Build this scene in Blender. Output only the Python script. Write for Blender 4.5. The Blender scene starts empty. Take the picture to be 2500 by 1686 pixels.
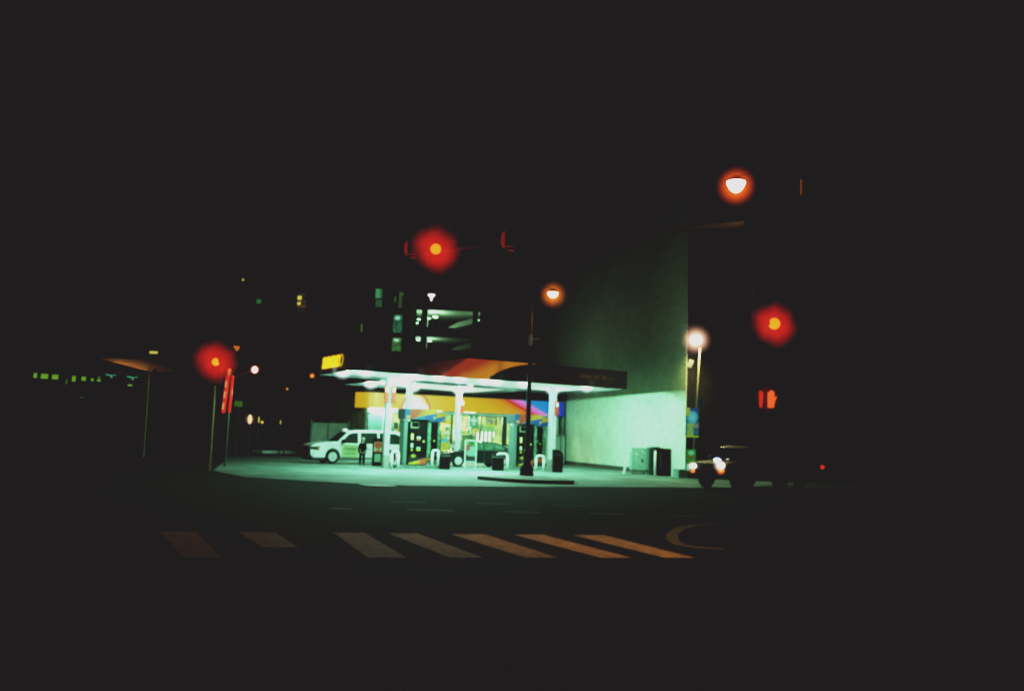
import bpy, bmesh, math, random
from mathutils import Vector, Matrix
random.seed(7)
S = bpy.context.scene
C = S.collection
R_ = math.radians

# ------------------------------------------------------------------ camera
FOC = 2285.0; CAMH = 1.73
def _basis(p, r):
    p, r = R_(p), R_(r)
    F = Vector((0, math.cos(p), math.sin(p))); U0 = Vector((0, -math.sin(p), math.cos(p))); R0 = Vector((1, 0, 0))
    return F, R0*math.cos(r)+U0*math.sin(r), -R0*math.sin(r)+U0*math.cos(r)
FW, RT, UP = _basis(5.6, 1.9)
CAM = Vector((0, 0, CAMH))
def ray(x, y): return FW + RT*((x-1250)/FOC) + UP*((843-y)/FOC)
def gz(x, y, z=0.0):                       # point of the picture on the level z
    d = ray(x, y); t = (z-CAMH)/d.z; return CAM + d*t
def gy(x, y, Y):                           # point of the picture at depth Y
    d = ray(x, y); return CAM + d*(Y/d.y)
def pj(p):
    v = Vector(p)-CAM; z = v.dot(FW); return 1250+FOC*v.dot(RT)/z, 843-FOC*v.dot(UP)/z
class VP:                                  # a vertical plane: a facade, the side of a canopy ...
    def __init__(s, p0, ang=None, p1=None):
        s.p = Vector((p0[0], p0[1], 0))
        s.d = Vector((math.cos(R_(ang)), math.sin(R_(ang)), 0)) if p1 is None else Vector((p1[0]-p0[0], p1[1]-p0[1], 0)).normalized()
        s.n = Vector((s.d.y, -s.d.x, 0))   # towards the viewer
    def at(s, x, y, off=0.0):
        r = ray(x, y); t = (s.p+s.n*off-CAM).dot(s.n)/r.dot(s.n); return CAM + r*t
    def s(s, x, y=1040):
        return (s.at(x, y)-s.p).dot(s.d)
    def w(s, u, z, off=0.0):
        q = s.p + s.d*u + s.n*off; return Vector((q.x, q.y, z))

# ------------------------------------------------------------------ materials
MATS = {}
def mat(name, col=(.5,.5,.5), rough=.6, metal=0, emit=None, es=1.0, var=0.0, scale=6, bump=0, spec=.5, col2=None, coat=0):
    if name in MATS: return MATS[name]
    m = bpy.data.materials.new(name); m.use_nodes = True; MATS[name] = m
    nt = m.node_tree; b = nt.nodes['Principled BSDF']
    b.inputs['Base Color'].default_value = (*col, 1); b.inputs['Roughness'].default_value = rough
    b.inputs['Metallic'].default_value = metal; b.inputs['Specular IOR Level'].default_value = spec
    b.inputs['Coat Weight'].default_value = coat
    if emit: b.inputs['Emission Color'].default_value = (*emit, 1); b.inputs['Emission Strength'].default_value = es
    if var or bump:
        tc = nt.nodes.new('ShaderNodeTexCoord'); nz = nt.nodes.new('ShaderNodeTexNoise')
        nz.inputs['Scale'].default_value = scale; nz.inputs['Detail'].default_value = 6; nz.inputs['Roughness'].default_value = .65
        nt.links.new(tc.outputs['Object'], nz.inputs['Vector'])
        if var:
            mx = nt.nodes.new('ShaderNodeMix'); mx.data_type = 'RGBA'
            c2 = col2 or tuple(c*(1-var) for c in col)
            mx.inputs[6].default_value = (*tuple(min(1, c*(1+var*.4)) for c in col), 1); mx.inputs[7].default_value = (*c2, 1)
            mr = nt.nodes.new('ShaderNodeMapRange'); mr.inputs[1].default_value = .35; mr.inputs[2].default_value = .68
            nt.links.new(nz.outputs['Fac'], mr.inputs[0]); nt.links.new(mr.outputs[0], mx.inputs[0]); nt.links.new(mx.outputs[2], b.inputs['Base Color'])
        if bump:
            bp = nt.nodes.new('ShaderNodeBump'); bp.inputs['Strength'].default_value = bump; bp.inputs['Distance'].default_value = .02
            nt.links.new(nz.outputs['Fac'], bp.inputs['Height']); nt.links.new(bp.outputs[0], b.inputs['Normal'])
    return m
def emis(name, col, st=1.0, noise=0, scale=4):
    if name in MATS: return MATS[name]
    m = bpy.data.materials.new(name); m.use_nodes = True; MATS[name] = m
    nt = m.node_tree; b = nt.nodes['Principled BSDF']
    b.inputs['Base Color'].default_value = (*[min(.8, c*.6) for c in col], 1); b.inputs['Roughness'].default_value = .4
    b.inputs['Emission Color'].default_value = (*col, 1); b.inputs['Emission Strength'].default_value = st
    if noise:
        tc = nt.nodes.new('ShaderNodeTexCoord'); nz = nt.nodes.new('ShaderNodeTexNoise'); nz.inputs['Scale'].default_value = scale
        mr = nt.nodes.new('ShaderNodeMapRange'); mr.inputs[1].default_value = .35; mr.inputs[2].default_value = .65
        mr.inputs[3].default_value = st*(1-noise); mr.inputs[4].default_value = st*(1+noise*.5)
        nt.links.new(tc.outputs['Object'], nz.inputs['Vector']); nt.links.new(nz.outputs['Fac'], mr.inputs[0]); nt.links.new(mr.outputs[0], b.inputs['Emission Strength'])
    return m
def paint_mat(name, es=0.0, rough=.5, k=.35):
    if name in MATS: return MATS[name]
    m = bpy.data.materials.new(name); m.use_nodes = True; MATS[name] = m
    nt = m.node_tree; b = nt.nodes['Principled BSDF']; b.inputs['Roughness'].default_value = rough
    a = nt.nodes.new('ShaderNodeAttribute'); a.attribute_name = 'art'
    dm = nt.nodes.new('ShaderNodeVectorMath'); dm.operation = 'SCALE'; dm.inputs['Scale'].default_value = k
    nt.links.new(a.outputs['Color'], dm.inputs[0]); nt.links.new(dm.outputs[0], b.inputs['Base Color'])
    if es: nt.links.new(a.outputs['Color'], b.inputs['Emission Color']); b.inputs['Emission Strength'].default_value = es
    return m
def halo_mat(name, col, st, power=1.0, plateau=0.0):
    if name in MATS: return MATS[name]
    m = bpy.data.materials.new(name); m.use_nodes = True; MATS[name] = m
    nt = m.node_tree; nt.nodes.remove(nt.nodes['Principled BSDF'])
    out = nt.nodes['Material Output']; em = nt.nodes.new('ShaderNodeEmission'); em.inputs[0].default_value = (*col, 1)
    tc = nt.nodes.new('ShaderNodeTexCoord'); ln = nt.nodes.new('ShaderNodeVectorMath'); ln.operation = 'LENGTH'
    nt.links.new(tc.outputs['Object'], ln.inputs[0])
    mr = nt.nodes.new('ShaderNodeMapRange'); mr.inputs[1].default_value = 1.0; mr.inputs[2].default_value = plateau
    mr.inputs[3].default_value = 0; mr.inputs[4].default_value = 1
    if name.startswith('red') or name.startswith('hand'):
        nz = nt.nodes.new('ShaderNodeTexNoise'); nz.inputs['Scale'].default_value = 1.1; nz.inputs['Detail'].default_value = 2
        nt.links.new(tc.outputs['Object'], nz.inputs['Vector'])
        ma = nt.nodes.new('ShaderNodeMath'); ma.operation = 'MULTIPLY_ADD'; ma.inputs[1].default_value = .75; nt.links.new(nz.outputs['Fac'], ma.inputs[0])
        sb = nt.nodes.new('ShaderNodeMath'); sb.operation = 'SUBTRACT'; sb.inputs[1].default_value = .36
        nt.links.new(ln.outputs['Value'], ma.inputs[2]); nt.links.new(ma.outputs[0], sb.inputs[0]); nt.links.new(sb.outputs[0], mr.inputs[0])
    else: nt.links.new(ln.outputs['Value'], mr.inputs[0])
    pw = nt.nodes.new('ShaderNodeMath'); pw.operation = 'POWER'; pw.inputs[1].default_value = power
    ml = nt.nodes.new('ShaderNodeMath'); ml.operation = 'MULTIPLY'; ml.inputs[1].default_value = st
    nt.links.new(mr.outputs[0], pw.inputs[0]); nt.links.new(pw.outputs[0], ml.inputs[0]); nt.links.new(ml.outputs[0], em.inputs[1])
    nt.links.new(em.outputs[0], out.inputs['Volume'])
    return m
def lin(r, g, b):
    f = lambda c: (c/255/12.92) if c <= 10 else ((c/255+.055)/1.055)**2.4
    return (f(r), f(g), f(b))

# ------------------------------------------------------------------ mesh helpers
class MB:
    def __init__(s): s.bm = bmesh.new(); s.mi = 0
    def _f(s, vs, mi=None):
        try: f = s.bm.faces.new(vs); f.material_index = s.mi if mi is None else mi; return f
        except ValueError: return None
    def poly(s, pts): return s._f([s.bm.verts.new(p) for p in pts])
    def box(s, c, size, rz=0, rx=0, ry=0):
        M = Matrix.Translation(c) @ Matrix.Rotation(rz, 4, 'Z') @ Matrix.Rotation(ry, 4, 'Y') @ Matrix.Rotation(rx, 4, 'X')
        v = [s.bm.verts.new(M @ Vector((size[0]*x/2, size[1]*y/2, size[2]*z/2))) for x in (-1,1) for y in (-1,1) for z in (-1,1)]
        for q in ((0,1,3,2),(4,6,7,5),(0,4,5,1),(2,3,7,6),(0,2,6,4),(1,5,7,3)): s._f([v[i] for i in q])
        return s
    def prism(s, pts, ext):                # polygon pts swept by vector ext
        e = Vector(ext); a = [s.bm.verts.new(p) for p in pts]; b = [s.bm.verts.new(Vector(p)+e) for p in pts]; n = len(pts)
        s._f(a[::-1]); s._f(b)
        for i in range(n): s._f([a[i], a[(i+1) % n], b[(i+1) % n], b[i]])
        return s
    def cyl(s, p0, p1, r0, r1=None, n=14, cap=True):
        p0, p1 = Vector(p0), Vector(p1); r1 = r0 if r1 is None else r1
        q = (p1-p0).to_track_quat('Z', 'Y')
        A = [s.bm.verts.new(p0 + q @ Vector((r0*math.cos(2*math.pi*i/n), r0*math.sin(2*math.pi*i/n), 0))) for i in range(n)]
        B = [s.bm.verts.new(p1 + q @ Vector((r1*math.cos(2*math.pi*i/n), r1*math.sin(2*math.pi*i/n), 0))) for i in range(n)]
        for i in range(n): s._f([A[i], A[(i+1) % n], B[(i+1) % n], B[i]])
        if cap: s._f(A[::-1]); s._f(B)
        return s
    def tube(s, pts, r, n=8):
        for a, b in zip(pts, pts[1:]):
            s.cyl(a, b, r, n=n)
        for p in pts[1:-1]: s.ball(p, r, 6, 4)
        return s
    def ball(s, c, r, n=16, m=10, sc=(1,1,1)):
        res = bmesh.ops.create_uvsphere(s.bm, u_segments=n, v_segments=m, radius=r, matrix=Matrix.Translation(c) @ Matrix.Diagonal((*sc, 1)))
        for v in res['verts']:
            for f in v.link_faces: f.material_index = s.mi
        return s
    def lathe(s, prof, c=(0,0,0), n=24, axis='Z'):
        c = Vector(c); rings = []
        for r, h in prof:
            ring = []
            for i in range(n):
                a = 2*math.pi*i/n; x, y = r*math.cos(a), r*math.sin(a)
                ring.append(s.bm.verts.new(c + (Vector((x, y, h)) if axis == 'Z' else Vector((x, h, y)))))
            rings.append(ring)
        for a, b in zip(rings, rings[1:]):
            for i in range(n): s._f([a[i], a[(i+1) % n], b[(i+1) % n], b[i]])
        s._f(rings[0][::-1]); s._f(rings[-1])
        return s
FR = {}
def link(name, bm, mats, parent=None, smooth=False, bevel=0, local=False):
    if parent is not None and not local:
        bm.transform(FR[parent.name].inverted())
    bmesh.ops.recalc_face_normals(bm, faces=bm.faces)
    me = bpy.data.meshes.new(name); bm.to_mesh(me); bm.free()
    for m in (mats if isinstance(mats, (list, tuple)) else [mats]): me.materials.append(m)
    o = bpy.data.objects.new(name, me); C.objects.link(o)
    if smooth:
        for p in me.polygons: p.use_smooth = True
    if bevel:
        md = o.modifiers.new('bevel', 'BEVEL'); md.width = bevel; md.segments = 2; md.limit_method = 'ANGLE'
    if parent is not None:
        o.parent = parent; FR[o.name] = FR[parent.name]
    return o
def part(name, mb, mats, parent, smooth=False, bevel=0, local=False, label=None):
    o = link(name, mb.bm, mats, parent, smooth, bevel, local)
    if label: o['label'] = label
    return o
def thing(name, label, cat, loc=(0,0,0), rz=0, group=None):
    o = bpy.data.objects.new(name, None); C.objects.link(o); o.empty_display_size = .2
    o.location = loc; o.rotation_euler = (0, 0, rz); o['label'] = label; o['category'] = cat
    if group: o['group'] = group
    FR[o.name] = Matrix.Translation(loc) @ Matrix.Rotation(rz, 4, 'Z')
    return o
def tag(o, label, cat, group=None):
    o['label'] = label; o['category'] = cat
    if group: o['group'] = group
    return o
def struct(name, mb, mats, smooth=False):
    o = link(name, mb.bm, mats, None, smooth); o['kind'] = 'structure'; return o
def children(o): return [c for c in bpy.data.objects if c.parent == o]
def dup(o, loc=None, rz=None, label=None, parent=None):
    kids = children(o); c = o.copy(); C.objects.link(c)
    if parent is not None: c.parent = parent
    if loc is not None: c.location = loc
    if rz is not None: c.rotation_euler = (0, 0, rz)
    if label: c['label'] = label
    for k in kids: dup(k, parent=c)
    return c
def lamp(parent, name, p, energy, col, r=.1, kind='POINT', spot=None, local=False):
    L = bpy.data.lights.new(name, kind); L.energy = energy; L.color = col; L.shadow_soft_size = r
    o = bpy.data.objects.new(name, L); C.objects.link(o)
    if parent is not None:
        o.parent = parent; o.location = p if local else FR[parent.name].inverted() @ Vector(p)
    else: o.location = p
    if spot: L.spot_size = R_(spot); L.spot_blend = .8
    return o
def halo(parent, p, r, spec, name='glow'):
    nm, col, L, pw, pl = spec                      # L = radiance through the centre
    g = (pw+1)/(2*r) if pl == 0 else 1/(2*r*(pl+(1-pl)/(pw+1)))
    m = halo_mat('%s_%d' % (nm, r*1000), col, L*g, pw, pl)
    mb = MB(); mb.ball((0,0,0), 1.0, 24, 16)
    o = link(name, mb.bm, m, parent, True, local=True)
    o.location = FR[parent.name].inverted() @ Vector(p) if parent is not None else p; o.scale = (r, r, r)
    return o
def text(name, s, p, size, m, parent, d, n=None, shear=0, sx=1.0, thick=.01, align='CENTER', offset=0.0, local=False):
    cu = bpy.data.curves.new('t', 'FONT'); cu.body = s; cu.size = size; cu.shear = shear; cu.align_x = align; cu.align_y = 'CENTER'; cu.extrude = thick; cu.offset = offset
    t = bpy.data.objects.new('t', cu); C.objects.link(t)
    bpy.context.view_layer.update()
    me = bpy.data.meshes.new_from_object(t); bpy.data.objects.remove(t)
    bm = bmesh.new(); bm.from_mesh(me)
    d = Vector(d).normalized(); up = Vector((0,0,1)); nn = d.cross(up)
    M = Matrix.Translation(p) @ Matrix((( d.x*sx, up.x, nn.x, 0), (d.y*sx, up.y, nn.y, 0), (d.z*sx, up.z, nn.z, 0), (0,0,0,1)))
    bm.transform(M)
    return link(name, bm, m, parent, local=local)
def art(name, f, nu, nv, colf, m, parent, label=None):   # a flat coloured panel: f(i,j)->world point, colf(point)->colour
    bm = bmesh.new(); lay = bm.verts.layers.float_color.new('art')
    g = []
    for j in range(nv+1):
        row = []
        for i in range(nu+1):
            p = f(i/nu, j/nv); v = bm.verts.new(p); v[lay] = (*colf(p, i/nu, j/nv), 1); row.append(v)
        g.append(row)
    for j in range(nv):
        for i in range(nu): bm.faces.new([g[j][i], g[j][i+1], g[j+1][i+1], g[j+1][i]])
    o = link(name, bm, m, parent)
    if label: o['label'] = label
    return o
def mixc(a, b, t):
    t = max(0, min(1, t)); return tuple(a[i]*(1-t)+b[i]*t for i in range(3))
def slab(vp, x0, x1, ytop, ybot, off, th):  # px rectangle on plane, made upright (constant s and z)
    a = vp.at(x0, (ytop+ybot)/2); b = vp.at(x1, (ytop+ybot)/2); xm = (x0+x1)/2
    zt = vp.at(xm, ytop).z; zb = vp.at(xm, ybot).z
    u0 = (a-vp.p).dot(vp.d); u1 = (b-vp.p).dot(vp.d)
    return slab_uz(vp, u0, u1, zb, zt, off, th)
def slab_uz(vp, u0, u1, z0, z1, off, th):
    mb = MB(); mb.prism([vp.w(u0, z0, off), vp.w(u1, z0, off), vp.w(u1, z1, off), vp.w(u0, z1, off)], vp.n*th); return mb
def add_slab(mb, vp, u0, u1, z0, z1, off, th):
    mb.prism([vp.w(u0, z0, off), vp.w(u1, z0, off), vp.w(u1, z1, off), vp.w(u0, z1, off)], vp.n*th); return mb

TH = 28.0; TR = R_(TH)
STREET = Vector((math.cos(TR), math.sin(TR), 0)); BACK = Vector((-math.sin(TR), math.cos(TR), 0))

M_asphalt = mat('asphalt', (.0095,.009,.008), .95, spec=.06, var=.45, scale=3.5, bump=.4)
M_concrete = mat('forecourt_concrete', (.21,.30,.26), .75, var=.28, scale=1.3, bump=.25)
M_dark = mat('dark_metal', (.02,.02,.02), .45)
M_black = mat('black_plastic', (.004,.004,.004), .6, spec=.12)
M_steel = mat('galvanised_steel', (.4,.42,.4), .4, .6, var=.2, scale=9)
M_white = mat('white_enamel', (.78,.8,.78), .4, var=.1, scale=5)
M_whitepaint = mat('road_paint', (.36,.35,.31), .8, var=.55, scale=5, bump=.1)
M_darkwall = mat('soot_dark_wall', (.03,.028,.027), .9, var=.3, scale=2)

# forecourt concrete: slab joints, oil stains, light falloff painted in as darkening to the left
nt = M_concrete.node_tree; b = nt.nodes['Principled BSDF']; lk = nt.links
tc = nt.nodes.new('ShaderNodeTexCoord'); mp = nt.nodes.new('ShaderNodeMapping'); mp.inputs['Rotation'].default_value = (0, 0, -TR)
br = nt.nodes.new('ShaderNodeTexBrick'); br.offset = 0; br.inputs['Color1'].default_value = (1,1,1,1); br.inputs['Color2'].default_value = (.86,.88,.86,1); br.inputs['Mortar'].default_value = (.25,.27,.25,1)
br.inputs['Scale'].default_value = 1; br.inputs['Mortar Size'].default_value = .03; br.inputs['Brick Width'].default_value = 3.6; br.inputs['Row Height'].default_value = 3.6
lk.new(tc.outputs['Object'], mp.inputs[0]); lk.new(mp.outputs[0], br.inputs[0])
nz = nt.nodes.new('ShaderNodeTexNoise'); nz.inputs['Scale'].default_value = .55; nz.inputs['Detail'].default_value = 5; lk.new(mp.outputs[0], nz.inputs[0])
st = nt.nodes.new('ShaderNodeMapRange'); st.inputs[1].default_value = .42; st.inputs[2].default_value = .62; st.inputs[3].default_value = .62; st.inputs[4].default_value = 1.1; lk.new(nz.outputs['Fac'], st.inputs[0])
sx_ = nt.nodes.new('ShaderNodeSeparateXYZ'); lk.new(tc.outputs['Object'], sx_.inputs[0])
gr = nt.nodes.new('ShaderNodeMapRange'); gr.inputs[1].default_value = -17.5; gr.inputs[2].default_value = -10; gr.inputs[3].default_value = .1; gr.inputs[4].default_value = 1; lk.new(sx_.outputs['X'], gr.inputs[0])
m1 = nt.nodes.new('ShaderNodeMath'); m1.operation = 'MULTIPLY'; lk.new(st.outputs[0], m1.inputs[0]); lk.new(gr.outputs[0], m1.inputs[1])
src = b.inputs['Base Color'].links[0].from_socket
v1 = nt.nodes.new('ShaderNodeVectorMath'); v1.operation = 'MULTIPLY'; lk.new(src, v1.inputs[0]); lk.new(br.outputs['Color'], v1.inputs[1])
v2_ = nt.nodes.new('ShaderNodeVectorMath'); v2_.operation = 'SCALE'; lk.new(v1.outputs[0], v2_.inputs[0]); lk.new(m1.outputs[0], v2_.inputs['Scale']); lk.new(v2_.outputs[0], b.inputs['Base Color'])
# ------------------------------------------------------------------ ground
mb = MB(); mb.poly([(-400,-60,0), (400,-60,0), (400,700,0), (-400,700,0)]); struct('ground', mb, mat('dark_ground', (.03,.03,.028), .95, var=.4, scale=1))
A = Vector((-40, 22.0, 0))
edge = [gz(545,1128), gz(520,1150), gz(600,1166), gz(760,1176), gz(880,1182), gz(1000,1187), gz(1200,1189), gz(1500,1190), gz(1780,1192)]
mb = MB(); mb.poly([(-60,-10,.004), (60,-10,.004), (60,58,.004)] + [(p.x, p.y+1.5, .004) for p in reversed(edge)] + [(-16, 62, .004), (-60, 62, .004)]); struct('road', mb, M_asphalt)
far_r = gz(1675,1168)
# forecourt with a low lip towards the road
pts = [Vector((p.x, p.y, 0)) for p in edge] + [Vector((14, 44.5, 0)), Vector((8.8,46.5,0)), Vector((8.7,66,0)), Vector((-12,66,0)), Vector((-21,70,0))]
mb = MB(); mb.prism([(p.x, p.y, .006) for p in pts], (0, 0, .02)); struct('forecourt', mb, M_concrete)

# raised island carrying the street lamp
isl = [(1165,1171), (1230,1177), (1300,1181), (1400,1183), (1402,1179), (1330,1172), (1240,1167)]
mb = MB(); mb.prism([Vector((*gz(*q).xy, .026)) for q in isl], (0, 0, .13)); struct('kerb_island', mb, mat('island_concrete', (.26,.27,.25), .8, var=.3, scale=2))
# pale oval plate on the road
c0, c1 = gz(876,1183.5), gz(969,1188.5); mid = (c0+c1)/2; dx = (c1-c0)/2; dy = Vector((0,1,0))
mb = MB(); mb.prism([mid + dx*math.cos(a) + dy*(.5*math.sin(a)) + Vector((0,0,.010)) for a in [2*math.pi*i/28 for i in range(28)]], (0,0,.02))
tag(link('kerb_nose', mb.bm, mat('pale_kerb', (.62,.64,.6), .7, var=.2)), 'pale oval kerb nose lying at the road edge below the van', 'kerb')
# low kerbs at the far left of the forecourt
for k, (a, b, w) in enumerate((((640,1107), (724,1108), .35), ((684,1101), (752,1105), .2))):
    p, q = gz(*a), gz(*b); d = (q-p); n = Vector((-d.y, d.x, 0)).normalized()
    mb = MB(); mb.prism([p, q, q+n*w*4, p+n*w*4], (0,0,.24))
    tag(link('parking_kerb', mb.bm, mat('kerb_white%d' % k, (.85,.88,.85) if k == 0 else (.2,.22,.2), .7)), ('bright pale kerb lying left of the white van on the open forecourt', 'thin dark kerb line behind the bright pale one')[k], 'kerb')

# road markings
def ground_quad(name, pxs, z=.008, m=M_whitepaint):
    mb = MB(); mb.poly([Vector((*gz(x, y).xy, z)) for x, y in pxs]); return struct(name, mb, m)
stripes = [((389,1297),(479,1297),(543,1362),(447,1362)), ((582,1299),(672,1300),(730,1337),(640,1336)), ((814,1300),(890,1301),(995,1362),(898,1362)),
           ((948,1302),(1018,1302),(1182,1362),(1098,1362)), ((1101,1304),(1184,1304),(1363,1362),(1282,1362)),
           ((1253,1305),(1326,1305),(1543,1362),(1466,1362)), ((1398,1306),(1474,1306),(1698,1362),(1624,1362))]
for s_ in stripes: ground_quad('crosswalk_stripe', s_)
dash = [((990,1244.5),(1108,1247)), ((1228,1249),(1316,1251.5)), ((806,1241),(858,1243)), ((1436,1253.5),(1530,1256)), ((1635,1259.5),(1830,1262)), ((950,1225),(1040,1227)), ((1160,1229),(1250,1231)), ((1350,1233),(1440,1235))]
M_yel = mat('worn_yellow_paint', (.6,.52,.2), .75, var=.5, scale=6)
for (a, b) in dash:
    p, q = gz(*a), gz(*b); n = Vector((0, .12 if a[1] > 1240 else .1, 0))
    mb = MB(); mb.poly([Vector((*v.xy, .008)) for v in (p, q, q+n, p+n)]); struct('lane_line', mb, M_yel)
# curved marking at the right
cen = [(1755,1279),(1700,1281),(1660,1290),(1642,1304),(1644,1318),(1662,1330),(1700,1336),(1770,1340)]
mb = MB(); L0 = []; L1 = []
for i, q in enumerate(cen):
    p = gz(*q); a = gz(*cen[max(0, i-1)]); b = gz(*cen[min(len(cen)-1, i+1)]); t = (b-a).normalized(); n = Vector((-t.y, t.x, 0))
    L0.append(Vector((*(p+n*.1).xy, .008))); L1.append(Vector((*(p-n*.12).xy, .008)))
for i in range(len(cen)-1): mb.poly([L0[i], L0[i+1], L1[i+1], L1[i]])
struct('curved_marking', mb, mat('faded_paint', (.13,.12,.1), .8, var=.8, scale=5))

GREEN = (.40, 1.0, .67)
# ------------------------------------------------------------------ canopy
ZC = 4.4; FH = .93
NL, NR, FRr, FL = [gz(*q, ZC) for q in ((860,903), (1530,950), (1365,962), (775,915))]
BL, BR, CR, CL = [gz(*q, ZC) for q in ((925,930), (1268,955), (1150,964), (835,938))]
cen_c = (NL+NR+FRr+FL)/4
can = thing('station_canopy', 'flat lit fuel station canopy with white underside and striped front fascia', 'canopy', (cen_c.x, cen_c.y, 0), TR)
M_deck = mat('white_canopy_panel', (.82,.85,.82), .5, emit=(.75,1,.85), es=.45)  # bounce light under the canopy added as emission
M_lens = emis('canopy_lens', (.85,1,.93), 30)
M_fasc = mat('dark_fascia', (.012,.013,.02), .5)
def inset(poly, d):
    c = sum(poly, Vector())/len(poly); return [p+(c-p).normalized()*d for p in poly]
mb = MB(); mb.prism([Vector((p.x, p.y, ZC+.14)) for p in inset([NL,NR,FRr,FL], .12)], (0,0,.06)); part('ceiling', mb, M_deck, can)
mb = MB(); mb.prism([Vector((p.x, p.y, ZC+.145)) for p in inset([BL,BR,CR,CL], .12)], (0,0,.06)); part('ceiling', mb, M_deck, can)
# panel seams
mb = MB()
for i in range(1, 22):
    t = i/22; a = NL.lerp(NR, t); b = FL.lerp(FRr, t); dd = (b-a).normalized()*.2
    a, b = a+dd, b-dd; w = (NR-NL).normalized()*.015
    mb.prism([Vector((q.x, q.y, ZC+.132)) for q in (a-w, a+w, b+w, b-w)], (0,0,.006))
part('ceiling_seam', mb, mat('seam', (.3,.34,.32), .7), can)
vF = VP(NL, p1=NR); LF = (NR-NL).length
def fascia_col(p, u, v):
    x, y = pj(p); dk = (.0015,.0015,.003)
    red = lin(168,70,42); yel = lin(205,140,45); brn = lin(60,36,24)
    t = (y-873)/43.0                      # 0 top .. 1 bottom
    xl = 1144-61*((y-873)/40.0)           # left boundary of the red wedge
    n = .5+.5*math.sin(x*.55+y*1.3)*math.sin(x*.21)
    if x < xl:
        k = (xl-x)/105.0; 
        return mixc(mixc(brn, red, .4), dk, k**.45 if k > 0 else 0) if y > 884 - (x-1050)*.12 else dk
    yb = 921-52*(1-math.exp(-(x-1196)/62.0)) + (x-1196)*.098 if x > 1196 else 999   # black wedge upper boundary
    if x > 1196 and y > yb-0.7: return mixc(lin(60,50,22), dk, (y-yb+.7)/3)
    k = (x-(1225-95*((y-876)/42.0)))/55.0+.55
    c = mixc(red, yel, k)
    return mixc(c, lin(150,98,34), .6*math.exp(-((x-1222)/9)**2))
art('front_fascia', lambda u, v: vF.w(u*LF, ZC+v*FH, .0), 260, 22, fascia_col, paint_mat('fascia_art', .72), can)
mb = MB(); mb.prism([vF.w(0, ZC, -.006), vF.w(LF, ZC, -.006), vF.w(LF, ZC+FH, -.006), vF.w(0, ZC+FH, -.006)], vF.n*-.1); part('fascia_backing', mb, M_fasc, can)
for a, b in ((FL, NL), (NR, FRr), (FRr, FL), (CL, BL), (BR, CR), (CR, CL)):
    v = VP(a, p1=b); L = (b-a).length
    mb = MB(); mb.prism([v.w(.0, ZC+.002, -.0), v.w(L, ZC+.002, -.0), v.w(L, ZC+FH-.002, -.0), v.w(0, ZC+FH-.002, -.0)], v.n*-.09); part('side_fascia', mb, M_fasc, can)
v = VP(NR, p1=FRr); mb = MB(); mb.prism([v.w(.02, ZC+.03, .0), v.w(.12, ZC+.03, 0), v.w(.12, ZC+FH-.03, 0), v.w(.02, ZC+FH-.03, 0)], v.n*.012); part('corner_trim', mb, mat('teal_trim', (.05,.2,.25), .5, emit=lin(50,95,105), es=.8), can)
# roof skin
mb = MB(); mb.prism([Vector((p.x, p.y, ZC+FH-.12)) for p in inset([NL,NR,FRr,FL], .2)], (0,0,.04)); part('roof_skin', mb, M_dark, can)
# lettering on the left fascia
vL = VP(FL, p1=NL)
M_sun = emis('lit_yellow', lin(205,175,32), .6)
pm = vL.at(811.5, 884, .03)
text('lettering', 'SUNOCO', pm, .76, M_sun, can, vL.d, shear=.18, sx=.92, thick=.015, offset=.03)
m = bpy.data.materials.new('yellow_haze'); m.use_nodes = True; nt = m.node_tree; nt.nodes.remove(nt.nodes['Principled BSDF'])
em = nt.nodes.new('ShaderNodeEmission'); em.inputs[0].default_value = (*lin(205,165,30), 1); em.inputs[1].default_value = .42/.10; nt.links.new(em.outputs[0], nt.nodes['Material Output'].inputs['Volume'])
u0_, u1_ = (pm-vL.p).dot(vL.d)-1.28, (pm-vL.p).dot(vL.d)+1.28
mb = MB(); mb.prism([vL.w(u0_-.05, pm.z-.25, .05), vL.w(u1_-.12, pm.z-.25, .05), vL.w(u1_+.05, pm.z+.26, .05), vL.w(u0_+.1, pm.z+.26, .05)], vL.n*.10); part('letter_glow', mb, m, can)
# unreadable dim words on the dark end of the front fascia
for x0, x1, y, cc in ((1417,1424,917,(62,56,34)), (1427,1434,918,(70,62,36)), (1436,1443,919,(82,50,36)), (1452,1462,920,(68,50,32)), (1470,1480,922,(86,54,38)), (1484,1498,925,(54,42,30))):
    part('dim_lettering', slab(vF, x0, x1, y-4, y+4, .004, .01), emis('dim%d' % x0, lin(*[c*.75 for c in cc]), 1), can)
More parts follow.
